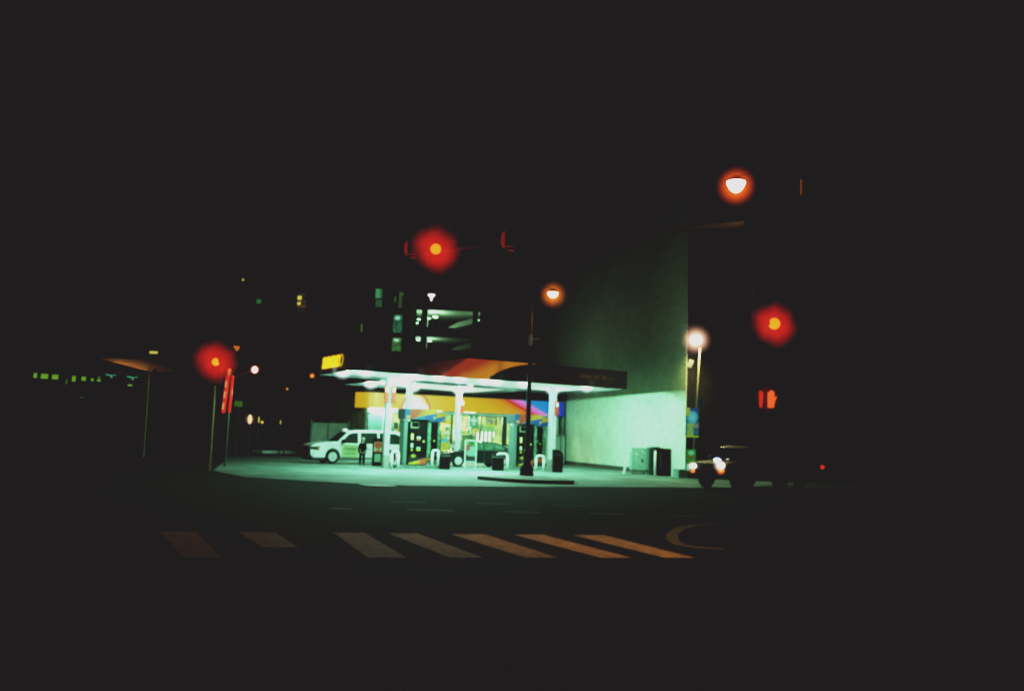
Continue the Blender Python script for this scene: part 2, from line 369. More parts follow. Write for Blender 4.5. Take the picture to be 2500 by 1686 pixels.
# columns
cols = [((940,1143), 1.0, .34), ((1345,1150), 1.0, .36)]
colpos = [gz(940,1142), gz(1345,1149.5), gy(992,1137,51.0), gy(1114,1136,52.6)]
M_col = mat('white_column', (.5,.56,.54), .5, var=.12, scale=3)
M_redsign = mat('red_sign', (.3,.035,.02), .5, emit=lin(180,60,35), es=.3)
for k, p in enumerate(colpos):
    p = Vector((p.x, p.y, .028)); w = .27
    if k == 1: w = .31
    mb = MB(); mb.box((p.x, p.y, ZC/2+.1), (w, w, ZC+.06), TR)
    col = part('column', mb, M_col, can, bevel=.02)
    mb = MB(); mb.box((p.x, p.y, .33), (w+.04, w+.04, .6), TR); part('column_base', mb, mat('column_base', (.3,.33,.3), .6, var=.3), col)
    if k != 2:
        for sgn in ((-1, 1) if k == 0 else (1,)):
            z0, z1 = (3.22, 4.1) if k == 0 else (2.98, 3.75)
            o = p - BACK*(w/2+.12) + STREET*(sgn*.19 if k == 0 else .1)
            mb = MB(); mb.box((o.x, o.y, (z0+z1)/2), (.22, .05, z1-z0), TR); part('flag_sign', mb, M_redsign, col, bevel=.01)
            mb = MB(); mb.box((o.x, o.y, (z0+z1)/2+.25) - BACK*.03 if False else ((o-BACK*.03).x, (o-BACK*.03).y, z1-.2), (.12, .01, .2), TR); part('flag_mark', mb, M_white, col)
# lamps under the canopy
lp = [(845,905),(893,901),(1015,917),(1073,920),(1122,924),(1185,928),(1212,931),(1280,934),(1432,946),(990,926),(1140,940), (1350,950)]
lp2 = [(905,934),(1010,943),(1120,950)]
M_halo_c = ('lamp_haze', (.75,1,.95), 5.5, 3.2, 0)
front = (845,893,1015,1073,1122,1185,1216,1280,1432)
for i, q in enumerate(lp+lp2):
    p = gz(*q, ZC+.1)
    if q[0] in front or q[0] in (1212,): p = vF.at(max(q[0], 874), q[1], -.42 if q[0] != 845 else -1.0)
    if q[0] == 845: p = p - vF.d*.2 - vF.n*1.3
    mb = MB(); mb.box((p.x, p.y, ZC+.13), (.5,.5,.03), TR); fx = part('light_fixture', mb, M_white, can)
    mb = MB(); mb.box((p.x, p.y, ZC+.10), (.42,.42,.03), TR); part('lens', mb, M_lens, fx)
    lamp(fx, 'bulb_light', (p.x, p.y, ZC+.055), 600 if i < len(lp) else 520, GREEN, .06)
    halo(fx, (p.x, p.y, ZC+.16), .62, M_halo_c)

# ------------------------------------------------------------------ store
P0 = Vector((-10.6, 58.4, 0)); P1 = Vector((3.4, 64.9, 0))
vS = VP(P0, p1=P1); LS = (P1-P0).length
store = thing('convenience_store', 'single storey shop with yellow band sign and lit windows behind the pumps', 'shop', (P0.x, P0.y, 0), math.atan2(vS.d.y, vS.d.x))
M_swall = mat('store_wall', (.55,.6,.55), .7, var=.15, scale=1.5)
M_frame = mat('window_frame', (.03,.045,.035), .5)
z_b0, z_b1 = 3.28, 4.25
def su(x): return vS.s(x, 1040)
# front wall: pieces round the window openings
wz0 = 1.18; wz1 = 3.1
u_l = su(893); u_w0 = su(956); u_w1 = su(1250)
mb = MB()
add_slab(mb, vS, u_l, u_w0, 0, z_b0, -.2, .2)
add_slab(mb, vS, u_w1, LS, 0, z_b0, -.2, .2)
add_slab(mb, vS, u_w0, u_w1, 0, wz0, -.2, .2)
add_slab(mb, vS, u_w0, u_w1, wz1, z_b0, -.2, .2)
part('wall', mb, M_swall, store)
mb = MB(); add_slab(mb, vS, u_l-.02, u_l+.18, 0, 4.0, -9, 8.79); add_slab(mb, vS, LS-.2, LS, 0, 4.0, -9, 8.79); add_slab(mb, vS, u_l+.2, LS-.2, 0, 4.0, -9.2, .2)
part('side_wall', mb, mat('interior_wall', (.4,.46,.28), .8, var=.7, scale=1.8), store)
mb = MB(); mb.prism([vS.w(u_l-.1, 4.3, -.3), vS.w(LS, 4.3, -.3), vS.w(LS, 4.3, -9.3), vS.w(u_l-.1, 4.3, -9.3)], (0,0,.5)); part('roof', mb, mat('roof_edge', (.06,.07,.06), .8), store)
mb = MB(); mb.prism([vS.w(u_l+.2, 3.5, -.22), vS.w(LS-.2, 3.5, -.22), vS.w(LS-.2, 3.5, -9), vS.w(u_l+.2, 3.5, -9)], (0,0,.1)); part('shop_ceiling', mb, mat('shop_ceiling', (.75,.78,.7), .8), store)
mb = MB(); mb.prism([vS.w(u_l+.2, .02, -.22), vS.w(LS-.2, .02, -.22), vS.w(LS-.2, .02, -9), vS.w(u_l+.2, .02, -9)], (0,0,.02)); part('shop_floor', mb, mat('shop_floor', (.5,.5,.42), .4), store)
# band sign
def band_col(p, u, v):
    x, y = pj(p); yel = lin(214,178,42)
    # arch
    ax, ay, rw, rh = 1015, 1001, 37, 45
    r = math.hypot((x-ax)/rw, (y-ay)/rh)
    if r < 1 and y < ay:
        if r > .86: return lin(215,105,50)
        if y > ay-13 and r < .86:
            if abs(y-(ay-14.5-3*math.sin((x-985)/18))) < 1.2 and x > 1005: return lin(110,200,215)
            return lin(236,238,240)
        d = math.hypot((x-1010)/26, (y-980)/15)
        return mixc(lin(240,238,225), lin(222,190,70), (d-.6)*2)
    # right: orange, red, magenta, blue rays
    s = (x-1240)+(988-y)*1.9 + 30
    s = (x-1262) - (y-975)*1.75
    # s grows to upper right; rays fan from the left
    if s < -45: return mixc(yel, lin(208,150,40), (s+110)/65)
    if s < -22: return mixc(lin(210,140,42), lin(214,110,48), .5+.5*math.sin(s*1.9)) if s < -30 else lin(205,66,42)
    if s < -2: return mixc(lin(205,60,48), lin(225,120,190), (s+22)/9)
    if s < 14: return mixc(lin(235,150,215), lin(150,140,225), (s+2)/16)
    return mixc(lin(45,150,215), lin(30,80,190), (x-1330)/30)
def band_pt(u, v):
    z = z_b0 + v*(z_b1-z_b0)
    if u < .08:                                     # rounded nose at the left end
        a = (1-u/.08)*math.pi/2; return vS.w(u_l+.6-1.25*math.sin(a), z, .45-.9*(1-math.cos(a)))
    return vS.w(u_l+.6+(LS-u_l-.6+.1)*(u-.08)/.92, z, .45)
art('sign_band', band_pt, 420, 36, band_col, paint_mat('band_art', .78, .35, .12), store)
mb = MB(); add_slab(mb, vS, u_l+.6, LS, z_b0+.01, z_b1-.01, 0, .43); part('band_box', mb, mat('band_box', (.08,.1,.08), .6), store)
v2 = VP(vS.w(LS+.1, 0, .45), p1=vS.w(LS+.1, 0, 0)); 
mb = MB(); mb.prism([vS.w(LS+.1, z_b0, .449), vS.w(LS+.35, z_b0, .3), vS.w(LS+.35, z_b1, .3), vS.w(LS+.1, z_b1, .449)], -vS.n*.1); part('band_end', mb, emis('band_blue', lin(28,75,190), .7), store)
text('band_lettering', 'Aplus', vS.at(1020, 984, .47), .42, emis('script_white', lin(240,225,215), .9), store, vS.d, shear=.3)
# windows
segs = [(958,975), (985,1051), (1053,1100), (1105,1172), (1175,1226), (1237,1250)]
M_glass = bpy.data.materials.new('shop_glass'); M_glass.use_nodes = True; nt = M_glass.node_tree
nt.nodes.remove(nt.nodes['Principled BSDF']); tr = nt.nodes.new('ShaderNodeBsdfTransparent'); tr.inputs[0].default_value = (.85,.95,.88,1); gl = nt.nodes.new('ShaderNodeBsdfGlossy'); gl.inputs[1].default_value = .03; mxs = nt.nodes.new('ShaderNodeMixShader'); mxs.inputs[0].default_value = .07
nt.links.new(tr.outputs[0], mxs.inputs[1]); nt.links.new(gl.outputs[0], mxs.inputs[2]); nt.links.new(mxs.outputs[0], nt.nodes['Material Output'].inputs[0])
prev = u_w0
for x0, x1 in segs:
    a, b = su(x0), su(x1)
    mb = MB(); add_slab(mb, vS, prev, a, wz0, wz1, -.1, .14); add_slab(mb, vS, a, b, wz0, wz0+.06, -.1, .14); add_slab(mb, vS, a, b, wz1-.05, wz1, -.1, .14)
    w = part('window', mb, M_frame, store); prev = b
    mb = MB(); add_slab(mb, vS, a, b, wz0+.06, wz1-.05, -.04, .01); part('pane', mb, M_glass, w)
# interior light tubes
M_tube = emis('shop_tube', (.95,1,.8), 7)
for i, x in enumerate((970,1010,1035,1065,1088,1127,1152,1185,1215)):
    p = vS.w(su(x), 3.42, -1.4-(i % 3)*1.9); mb = MB(); mb.box(p, (1.0,.28,.05), math.atan2(vS.d.y, vS.d.x)); part('ceiling_tube', mb, M_tube, store)
for x in (985, 1060, 1130, 1200, 1250):
    lamp(store, 'shop_light', vS.w(su(x), 3.2, -2.6), 950, (.95,1,.68), .35)
# lower wall panels, posters and notices (px rectangles on the shop front)
def poster(x0, x1, y0, y1, colf, name='window_poster', off=.03, nu=16, nv=12, m=None, label=None):
    zt = vS.at((x0+x1)/2, y0).z; zb = vS.at((x0+x1)/2, y1).z; a, b = su(x0), su(x1)
    mb = slab_uz(vS, a, b, zb, zt, off-.02, .015); o = part(name, mb, M_white, store, label=label)
    art('print', lambda u, v: vS.w(a+(b-a)*u, zb+(zt-zb)*v, off+.004), nu, nv, lambda p, u, v: colf(u, v), m or paint_mat('poster_art', .6), o)  # print given a faint glow of its own to brighten it
def rnd(cols, seed):
    r = random.Random(seed); g = [[r.choice(cols) for _ in range(8)] for _ in range(8)]
    return lambda u, v: g[min(7, int(v*8))][min(7, int(u*8))]
poster(1145.5,1166,1012,1040.5, lambda u, v: lin(215,240,225) if (abs(u-.5) < .13 and .72 < v < .9) or (abs(u-.5) < .36*(1-.6*abs(v-.5)*2) and .38 < v < .66) or (abs(u-.5) < .22 and .16 < v < .27) else lin(70,165,112), nu=24, nv=30, label='green notice with white round emblem and lines')
poster(1184,1213,1018,1041, lambda u, v: lin(190,215,90) if v < .25 else (lin(130,95,60) if (u < .1 or u > .92 or v > .9) else (lin(80,150,170) if .2 < u < .4 and .5 < v < .8 else (lin(140,110,75) if u > .45 and v < .75 and abs(u-.7) > .1 else lin(170,200,140)))), nu=24, nv=20)
poster(1128,1158,1062,1076, rnd([lin(60,110,90), lin(90,150,90), lin(40,90,80), lin(130,150,70)], 3))
poster(1134,1144,1022,1046, lambda u, v: lin(235,225,150) if u < .75 else lin(90,180,210))
poster(1076,1100,1012,1034, lambda u, v: lin(222,180,50) if v < .3 else rnd([lin(190,215,120), lin(200,230,150), lin(110,170,110)], 5)(u, v))
poster(1072,1092,1070,1078, lambda u, v: lin(90,180,180))
for (x0, x1, y0, y1, cl, sd) in ((1066,1100,1080,1100, [lin(170,190,80), lin(190,205,90), lin(140,160,60)], 9), (1122,1140,1080,1112, [lin(150,200,140), lin(120,180,120)], 11)):
    poster(x0, x1, y0, y1, rnd(cl, sd), name='wall_poster', off=.05)
for k_, (x0, x1, y0, y1, cl) in enumerate(((1056,1063,1016,1028, [lin(210,190,60), lin(200,90,50)]), (1064,1074,1040,1052, [lin(230,235,215), lin(200,210,150)]), (1086,1097,1042,1050, [lin(60,120,90), lin(110,160,100)]), (1123,1132,1018,1030, [lin(225,220,150), lin(160,190,110)]), (1148,1168,1046,1056, [lin(215,200,90), lin(110,150,80), lin(235,225,170)]), (1216,1224,1012,1030, [lin(170,210,150), lin(120,170,110)]), (960,972,1030,1046, [lin(30,45,40), lin(60,90,70)]))):
    poster(x0, x1, y0, y1, rnd(cl, 20+k_), name='window_sticker')
# left: metal shutter door
part('shutter_door', slab(vS, 897, 931, 998, 1112, .02, .05), mat('shutter', (.26,.42,.34), .25, .55, var=.1), store)
part('door_trim', slab(vS, 893.5, 896.5, 996, 1112, .03, .05), M_frame, store)
part('wall_vent', slab(vS, 899, 905, 1005, 1009, .08, .05), M_frame, store)
# soffit lights under the band at the left end
for x in (905, 925, 945):
    p = vS.w(su(x), z_b0-.04, .2); mb = MB(); mb.cyl(p, p+Vector((0,0,.05)), .09, n=14); o = part('soffit_light', mb, emis('soffit', (.8,1,.9), 6), store)
    lamp(o, 'bulb_light', p+vS.n*.05-Vector((0,0,.08)), 70, GREEN, .08)
# round sign
p = vS.at(1312, 1045, .35); 
mb = MB(); mb.cyl(p, p+vS.n*.06, .36, n=28); o = part('round_sign', mb, mat('sign_rim', (.5,.15,.06), .5), store)
mb = MB(); mb.cyl(p+vS.n*.061, p+vS.n*.075, .31, n=28); part('sign_face', mb, mat('lime_face', (.35,.5,.06), .5, emit=lin(130,165,40), es=.3), o)
# goods inside: four gondola shelves and the cooler
GOODC = [(.8,.6,.1),(.75,.2,.1),(.7,.75,.6),(.15,.5,.3),(.85,.8,.3),(.2,.35,.7),(.8,.75,.65)]
GM = [mat('goods_%d' % i, c, .5) for i, c in enumerate(GOODC)]
for k, (x, dep) in enumerate(((1000,1.6), (1040,2.6), (1078,1.5), (1130,2.0), (1155,1.5), (965,1.2))):
    c = vS.w(su(x), 0, -dep-.3); t = thing('shop_shelf', ('shop shelf of goods behind the first pump', 'shop shelf of goods deeper inside, behind the second pump valance', 'shop shelf with yellow boxes behind the window left of the middle column', 'shop shelf behind the window under the green notice', 'low shop shelf beside the coolers', 'narrow shop shelf at the leftmost window')[k], 'shelf', (c.x, c.y, .04), math.atan2(vS.d.y, vS.d.x), 'shop shelves behind the windows')
    mb = MB(); mb.box((0,-.0,.9), (1.5,.08,1.7)); mb.box((0,-.3,.03), (1.5,.5,.06))
    for z in (.5,.95,1.4,1.8): mb.box((0,-.25,z), (1.5,.45,.03))
    part('rack', mb, M_white, t, local=True)
    mb = MB(); r = random.Random(k)
    for z in (.06,.515,.965,1.415,1.815):
        x_ = -.72
        while x_ < .66:
            w = r.uniform(.07,.2); h = r.uniform(.18,.38); mb.mi = r.randrange(7); mb.box((x_+w/2,-.26,z+h/2+.002), (w-.01,.3,h)); x_ += w
    o = part('goods', mb, GM, t, local=True); o['kind'] = 'stuff'
t = thing('cooler_cabinet', 'row of cooler doors with bright vertical tubes behind the right window', 'cooler', tuple(vS.w(su(1200), .04, -1.5)), math.atan2(vS.d.y, vS.d.x))
Lc = su(1226)-su(1174); 
mb = MB(); mb.box((0,.25,1.25), (Lc+.2,.5,2.5)); part('cabinet', mb, mat('cooler_body', (.15,.28,.18), .5), t, local=True)
for i in range(6):
    xx = -Lc/2+.12+i*Lc/5.2
    hh = (.25, .95, 1.3, 1.3, 1.3, .35)[i]
    mb = MB(); mb.cyl((xx,-.03,2.0-hh), (xx,-.03,2.02), .055 if i in (1,2,3,4) else .03, n=10); part('tube_lamp', mb, emis('cooler_tube', (1,1,.92), 2.6), t, smooth=True, local=True)
# ice box outside the shop
c = vS.w(su(1320), .026, .45); t = thing('ice_chest', 'white upright ice chest lettered ICE against the shop wall', 'ice chest', tuple(c), math.atan2(vS.d.y, vS.d.x))
mb = MB(); mb.box((0,0,.98), (.95,.7,1.95)); part('cabinet', mb, mat('ice_white', (.7,.78,.74), .4), t, bevel=.02, local=True)
mb = MB(); mb.box((.2,-.37,1.0), (.5,.04,1.8)); part('door', mb, mat('ice_door', (.62,.72,.68), .35), t, local=True)
for i, ch in enumerate('ICE'): text('letter', ch, (-.22,-.37,1.62-i*.45), .42, mat('ice_letter', (.12,.3,.25), .5), t, (1,0,0), thick=.01, local=True)
c = vS.w(su(1358), .026, .4); t = thing('propane_locker', 'pale green metal locker beside the downpipe at the shop corner', 'locker', tuple(c), math.atan2(vS.d.y, vS.d.x))
mb = MB(); mb.box((0,0,1.0), (.7,.6,1.95)); part('cabinet', mb, mat('locker', (.5,.62,.55), .5, var=.2), t, bevel=.02, local=True)
mb = MB(); mb.box((0,-.31,1.0), (.04,.03,1.8)); mb.box((0,-.31,1.9), (.7,.03,.05)); part('door_seam', mb, M_frame, t, local=True)

# ------------------------------------------------------------------ tall building with the blank lit wall
W0 = gz(1375,1133); W1 = gz(1672,1167); vW = VP(W0, p1=W1); LW = (W1-W0).length
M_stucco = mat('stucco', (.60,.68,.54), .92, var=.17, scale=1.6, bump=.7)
nt = M_stucco.node_tree; b = nt.nodes['Principled BSDF']
vo = nt.nodes.new('ShaderNodeTexNoise'); vo.inputs['Scale'].default_value = 3.4; vo.inputs['Detail'].default_value = 6
tc = nt.nodes.new('ShaderNodeTexCoord'); mpw = nt.nodes.new('ShaderNodeMapping'); mpw.inputs['Scale'].default_value = (.7, 1, 1.9); nt.links.new(tc.outputs['Object'], mpw.inputs[0]); nt.links.new(mpw.outputs[0], vo.inputs['Vector'])
mr = nt.nodes.new('ShaderNodeMapRange'); mr.inputs[1].default_value = .645; mr.inputs[2].default_value = .69; nt.links.new(vo.outputs['Fac'], mr.inputs[0])
mx = nt.nodes.new('ShaderNodeMix'); mx.data_type = 'RGBA'; mx.inputs[7].default_value = (.14,.15,.1,1)
src = b.inputs['Base Color'].links[0].from_socket; nt.links.new(src, mx.inputs[6]); nt.links.new(mr.outputs[0], mx.inputs[0])
# the wall's fade into the night is painted into its colour, darker with height
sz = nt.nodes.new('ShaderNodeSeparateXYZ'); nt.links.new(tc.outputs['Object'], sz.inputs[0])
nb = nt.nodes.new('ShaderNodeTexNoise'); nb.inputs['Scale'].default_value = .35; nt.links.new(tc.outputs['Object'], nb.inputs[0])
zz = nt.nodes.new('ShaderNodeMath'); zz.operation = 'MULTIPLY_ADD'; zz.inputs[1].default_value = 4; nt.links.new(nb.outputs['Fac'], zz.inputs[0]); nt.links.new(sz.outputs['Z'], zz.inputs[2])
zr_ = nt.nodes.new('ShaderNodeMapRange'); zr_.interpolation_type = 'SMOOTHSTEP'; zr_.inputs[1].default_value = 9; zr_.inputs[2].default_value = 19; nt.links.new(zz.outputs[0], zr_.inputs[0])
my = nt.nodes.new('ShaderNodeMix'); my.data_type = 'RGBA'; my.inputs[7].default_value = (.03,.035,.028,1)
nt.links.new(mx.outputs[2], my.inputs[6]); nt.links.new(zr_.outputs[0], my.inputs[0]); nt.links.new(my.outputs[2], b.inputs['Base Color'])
big = thing('tall_building', 'tall blank stuccoed building whose side wall is lit green beside the shop', 'building', (W1.x, W1.y, 0), math.atan2(vW.d.y, vW.d.x))
HB = 26.0
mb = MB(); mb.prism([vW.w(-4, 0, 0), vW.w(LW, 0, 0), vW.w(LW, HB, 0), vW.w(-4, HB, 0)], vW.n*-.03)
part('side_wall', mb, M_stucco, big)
e0 = vW.w(LW, 0, -.035); e1 = e0 + STREET*26 + Vector((0,0,0)); 
mb = MB(); bk = Vector((-vW.d.x, -vW.d.y, 0))*24
mb.prism([e0+vW.d*-.02, e1, e1+bk, e0+bk], (0,0,HB-.3)); part('front_block', mb, M_darkwall, big)
mb = MB(); add_slab(mb, vW, -3.9, LW-3.2, .02, .27, 0, .08); part('plinth', mb, mat('plinth_dark', (.05,.06,.05), .8), big)
mb = MB()
mb.cyl(vW.w(.35,.3,.1), vW.w(.35,5.6,.1), .07); part('downpipe', mb, mat('pipe_dark', (.05,.07,.06), .6), big)
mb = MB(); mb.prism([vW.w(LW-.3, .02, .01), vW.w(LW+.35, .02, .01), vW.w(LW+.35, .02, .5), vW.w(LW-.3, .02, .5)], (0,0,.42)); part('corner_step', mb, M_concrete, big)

# objects against that wall
def boxthing(name, label, cat, x0, x1, yb, yt, depth, m, group=None, bevel=.03, rz=None, off=0):
    a, b = gz(x0, yb), gz(x1, yb); 
    b = gy(x1, yb, a.y)
    zt = gy((x0+x1)/2, yt, a.y).z
    c = Vector(((a.x+b.x)/2, a.y+depth/2+off, .026)); w = abs(b.x-a.x)
    t = thing(name, label, cat, tuple(c), 0, group)
    return t, w, zt, depth
t, w, h, d = boxthing('electrical_cabinet', 'pale green metal cabinet with stickers standing by the lit wall', 'cabinet', 1541, 1583, 1158, 1094, .8, None)
mb = MB(); mb.box((0,0,h/2+.12), (w,d,h-.22)); part('housing', mb, mat('cab_green', (.3,.5,.42), .5, var=.2, scale=4), t, bevel=.02, local=True)
mb = MB(); mb.box((0,0,.07), (w-.05,d-.05,.14)); part('plinth', mb, M_concrete, t, local=True)
mb = MB()
for (x_, z_, s_) in ((-.18,1.05,.09), (.12,1.2,.07), (.25,1.13,.05)): mb.box((x_,-d/2-.005,z_), (s_,.01,s_))
part('sticker', mb, M_white, t, local=True)
mb = MB(); mb.box((.1,-d/2-.02,.72), (.06,.04,.14)); part('handle', mb, M_dark, t, local=True)
t, w, h, d = boxthing('utility_box', 'dark green utility box between the pale cabinet and the black skip', 'cabinet', 1584, 1616, 1160, 1096, .9, None)
mb = MB(); mb.box((0,0,h/2), (w,d,h-.02)); part('housing', mb, mat('dkgreen', (.035,.07,.05), .6), t, bevel=.03, local=True)
mb = MB(); mb.box((0,-.01,h+.03), (w+.08,d+.06,.06)); part('lid', mb, mat('dkgreen2', (.05,.09,.07), .6), t, local=True)
a = gz(1599,1162); t = thing('white_post', 'straight white post in front of the dark utility box', 'post', (a.x, a.y, .026))
mb = MB(); mb.cyl((0,0,0), (0,0,1.22), .06, n=14); mb.ball((0,0,1.22), .06, 12, 8); part('post', mb, M_white, t, smooth=True, local=True)
mb = MB(); mb.cyl((0,0,0), (0,0,.02), .11); part('base_plate', mb, M_steel, t, local=True)
a = gy(1632,1164, a.y+.1); t = thing('waste_skip', 'black rounded waste skip at the right end of the lit wall', 'skip', (a.x, a.y+.5, .026))
prof = [(-.68,0),(.62,0),(.5,.35),(.43,.95),(.28,1.2),(.02,1.3),(-.68,1.3)]
mb = MB(); mb.prism([(x_,-.5,z_) for x_, z_ in prof], (0,1.0,0)); part('bin_body', mb, M_black, t, bevel=.04, local=True)
mb = MB(); mb.box((-.3,0,1.36), (.8,1.04,.07)); mb.box((-.62,0,1.44), (.3,1.0,.06)); part('lid', mb, mat('skip_lid', (.02,.025,.022), .5), t, local=True)
mb = MB(); mb.box((-.42,-.52,.8), (.07,.03,.75)); part('pocket', mb, mat('skip_rib', (.05,.09,.07), .5), t, local=True)
for x_ in (-.5,.45): 
    mb = MB(); mb.cyl((x_,-.4,.02),(x_,-.34,.02),.06); part('castor', mb, M_black, t, local=True)
# white barrier with splayed legs
a = gz(1522,1157); b = gy(1576,1160,a.y); t = thing('white_barrier', 'white barrier with two splayed legs standing before the pale cabinet', 'barrier', (a.x, a.y, .026))
wd = b.x-a.x
for x_ in (0, wd):
    mb = MB(); mb.prism([(x_-.05,0,0),(x_+.06,0,0),(x_+.06+.26,0,1.12),(x_-.05+.28,0,1.12)], (0,.06,0)); part('leg', mb, M_white, t, local=True)
mb = MB(); mb.box((wd/2+.27,.08,1.06), (wd,.04,.06)); part('rail', mb, mat('rail_pale', (.35,.5,.42), .5), t, local=True)
mb = MB(); mb.box((wd/2+.1,.08,.35), (wd,.04,.05)); part('rail', mb, mat('rail_pale'), t, local=True)

# ------------------------------------------------------------------ fuel dispensers
def dispenser(px0, px1, ybase, label, first=True):
    a = gz(px0, ybase); v = VP(a, TH); W = v.s(px1, ybase)
    t = thing('fuel_dispenser', label, 'fuel dispenser', (a.x, a.y, .026), TR, 'fuel dispensers under the canopy')
    D = .75; H0 = .16
    mb = MB(); mb.box((W/2,D/2,H0+1.1), (W-.02,D,2.15)); part('cabinet', mb, M_black, t, bevel=.02, local=True)
    mb = MB(); mb.box((-.12,D/2,H0+1.12), (.2,D*.8,2.2)); part('steel_pillar', mb, mat('pump_steel', (.13,.2,.18), .5, .2), t, bevel=.02, local=True)
    # screen
    mb = MB(); mb.box((W*.3,-.012,H0+2.0), (W*.42,.02,.3)); sc = part('screen_bezel', mb, mat('bezel', (.25,.3,.2), .5), t, local=True)
    mb = MB(); mb.box((W*.32,-.026,H0+2.02), (W*.36,.012,.24)); part('screen', mb, mat('screen', (.01,.012,.012), .15), sc, local=True)
    # card reader, keypad, grade buttons, labels
    items = [(.14,1.42,.12,.3,(.75,.65,.3)), (.14,.98,.11,.22,(.55,.65,.5)), (.14,.76,.08,.07,(.5,.6,.1)), (.48,1.38,.2,.09,(.6,.65,.6)), (.48,1.27,.22,.04,(.6,.2,.1)), (.48,.86,.2,.1,(.3,.4,.35)), (.48,.76,.2,.05,(.6,.7,.1)), (.74,1.2,.07,.1,(.5,.6,.2))]
    for x_, z_, w_, h_, c_ in items:
        mb = MB(); mb.box((W*x_+.05,-.014,H0+z_), (w_,.022,h_)); part('button_panel', mb, mat('panel_%d%d' % (x_*100, z_*100), c_, .5), t, local=True)
    # logo diamond and bottom swoosh
    mb = MB(); mb.prism([(W*.12,-.004,H0+.46),(W*.28,-.004,H0+.37),(W*.44,-.004,H0+.46),(W*.28,-.004,H0+.56)], (0,-.01,0)); part('diamond_emblem', mb, mat('emblem', (.3,.3,.05), .5), t, local=True)
    def sw(p, u, v_):
        top = .12+.86*u
        if v_ > top*.95: return (.01,.014,.016) if v_ > top+.1 else (.02,.05,.08)
        return mixc((.62,.6,.06), (.6,.12,.06), (u-.35)*2.5)
    M = FR[t.name]
    art('swoosh_panel', lambda u, v_: M @ Vector((.04+(W-.08)*u, -.006, H0+.06+.34*v_)), 30, 14, sw, paint_mat('pump_art', .1, .5, .6), t)
    # hoses with nozzles at the right side
    for k in range(3):
        x_ = W+.1+.0*k; y_ = .1+k*.22
        mb = MB(); pts = [(W-.02,y_,H0+2.1),(W+.16,y_,H0+2.0),(W+.22,y_-.02,H0+1.4),(W+.2,y_-.04,H0+.6),(W+.12,y_-.04,H0+.35),(W+.05,y_-.02,H0+.6),(W+.03,y_,H0+1.15)]
        mb.tube(pts, .028); h = part('hose', mb, M_black, t, smooth=True, local=True)
        mb = MB(); mb.box((W+.05,y_,H0+1.2), (.07,.06,.25), 0, 0, .2); mb.cyl((W+.03,y_,H0+1.32),(W-.03,y_,H0+1.42),.02); part('nozzle', mb, mat('nozzle%d' % k, ((.25,.4,.12),(.3,.35,.3),(.08,.1,.09))[k], .4), h, local=True)
    mb = MB(); mb.box((W+.1,D/2,H0+1.3), (.16,D-.1,1.9)); part('hose_bay', mb, mat('bay', (.14,.3,.2), .4, var=.9, scale=5), t, local=True)
    # valance
    z0, z1 = H0+2.28, H0+2.80
    x0, x1 = -.28, W+.38
    def val(p, u, v_):
        s_ = u; 
        if s_ < .16: return (.03,.18,.45) if not (.3 < (s_/.16) and v_ < .36 and v_ > .1) else (.6,.65,.2)
        q = (s_-.16)/.84
        curve = -.12+ .75*(q**.62)
        if v_ < curve-.0:
            if .9 < q < .97 and .1 < v_ < .35: return (.6,.62,.15)
            base = (.02,.12,.4) if q > .55 else (.03,.25,.35)
            return base if (int(q*16)+int(v_*6)) % 2 else tuple(c*1.5 for c in base)
        return mixc((.6,.1,.04), (.72,.55,.05), (q-.12-.25*(v_))*3.0)
    art('valance', lambda u, v_: M @ Vector((x0+(x1-x0)*u, -.13, z0+(z1-z0)*v_)), 60, 18, val, paint_mat('valance_art', .32, .5, .2), t)
    mb = MB(); mb.box(((x0+x1)/2, D/2, (z0+z1)/2), (x1-x0-.01, D+.24, z1-z0-.01)); part('valance_box', mb, mat('valance_body', (.06,.08,.1), .5), t, local=True)
    mb = MB(); mb.box(((x1)/2, D/2, H0+2.22), (W*.8, D*.6, .14)); part('valance_neck', mb, M_dark, t, local=True)
    return t, W
# islands and dispensers
for (px0, px1, y, lab) in ((994,1041,1144,'fuel dispenser with orange and yellow foot panel, nearest on the left, beside the white van'), (1262,1302,1147,'fuel dispenser standing directly behind the street lamp pole')):
    t, W = dispenser(px0, px1, y, lab)
    SH = gz(px0+(31 if px0 < 1100 else 27), y-9.5)-gz(px0, y)
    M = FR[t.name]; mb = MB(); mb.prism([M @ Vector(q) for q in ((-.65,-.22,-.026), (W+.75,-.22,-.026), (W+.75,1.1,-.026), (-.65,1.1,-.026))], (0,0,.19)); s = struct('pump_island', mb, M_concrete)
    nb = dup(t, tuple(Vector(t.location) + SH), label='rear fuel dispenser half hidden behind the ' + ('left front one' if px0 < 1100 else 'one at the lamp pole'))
    mb = MB(); T = Matrix.Translation(SH); mb.prism([T @ M @ Vector(q) for q in ((-.65,-.22,-.026), (W+.75,-.22,-.026), (W+.75,1.1,-.026), (-.65,1.1,-.026))], (0,0,.19)); struct('pump_island', mb, M_concrete)

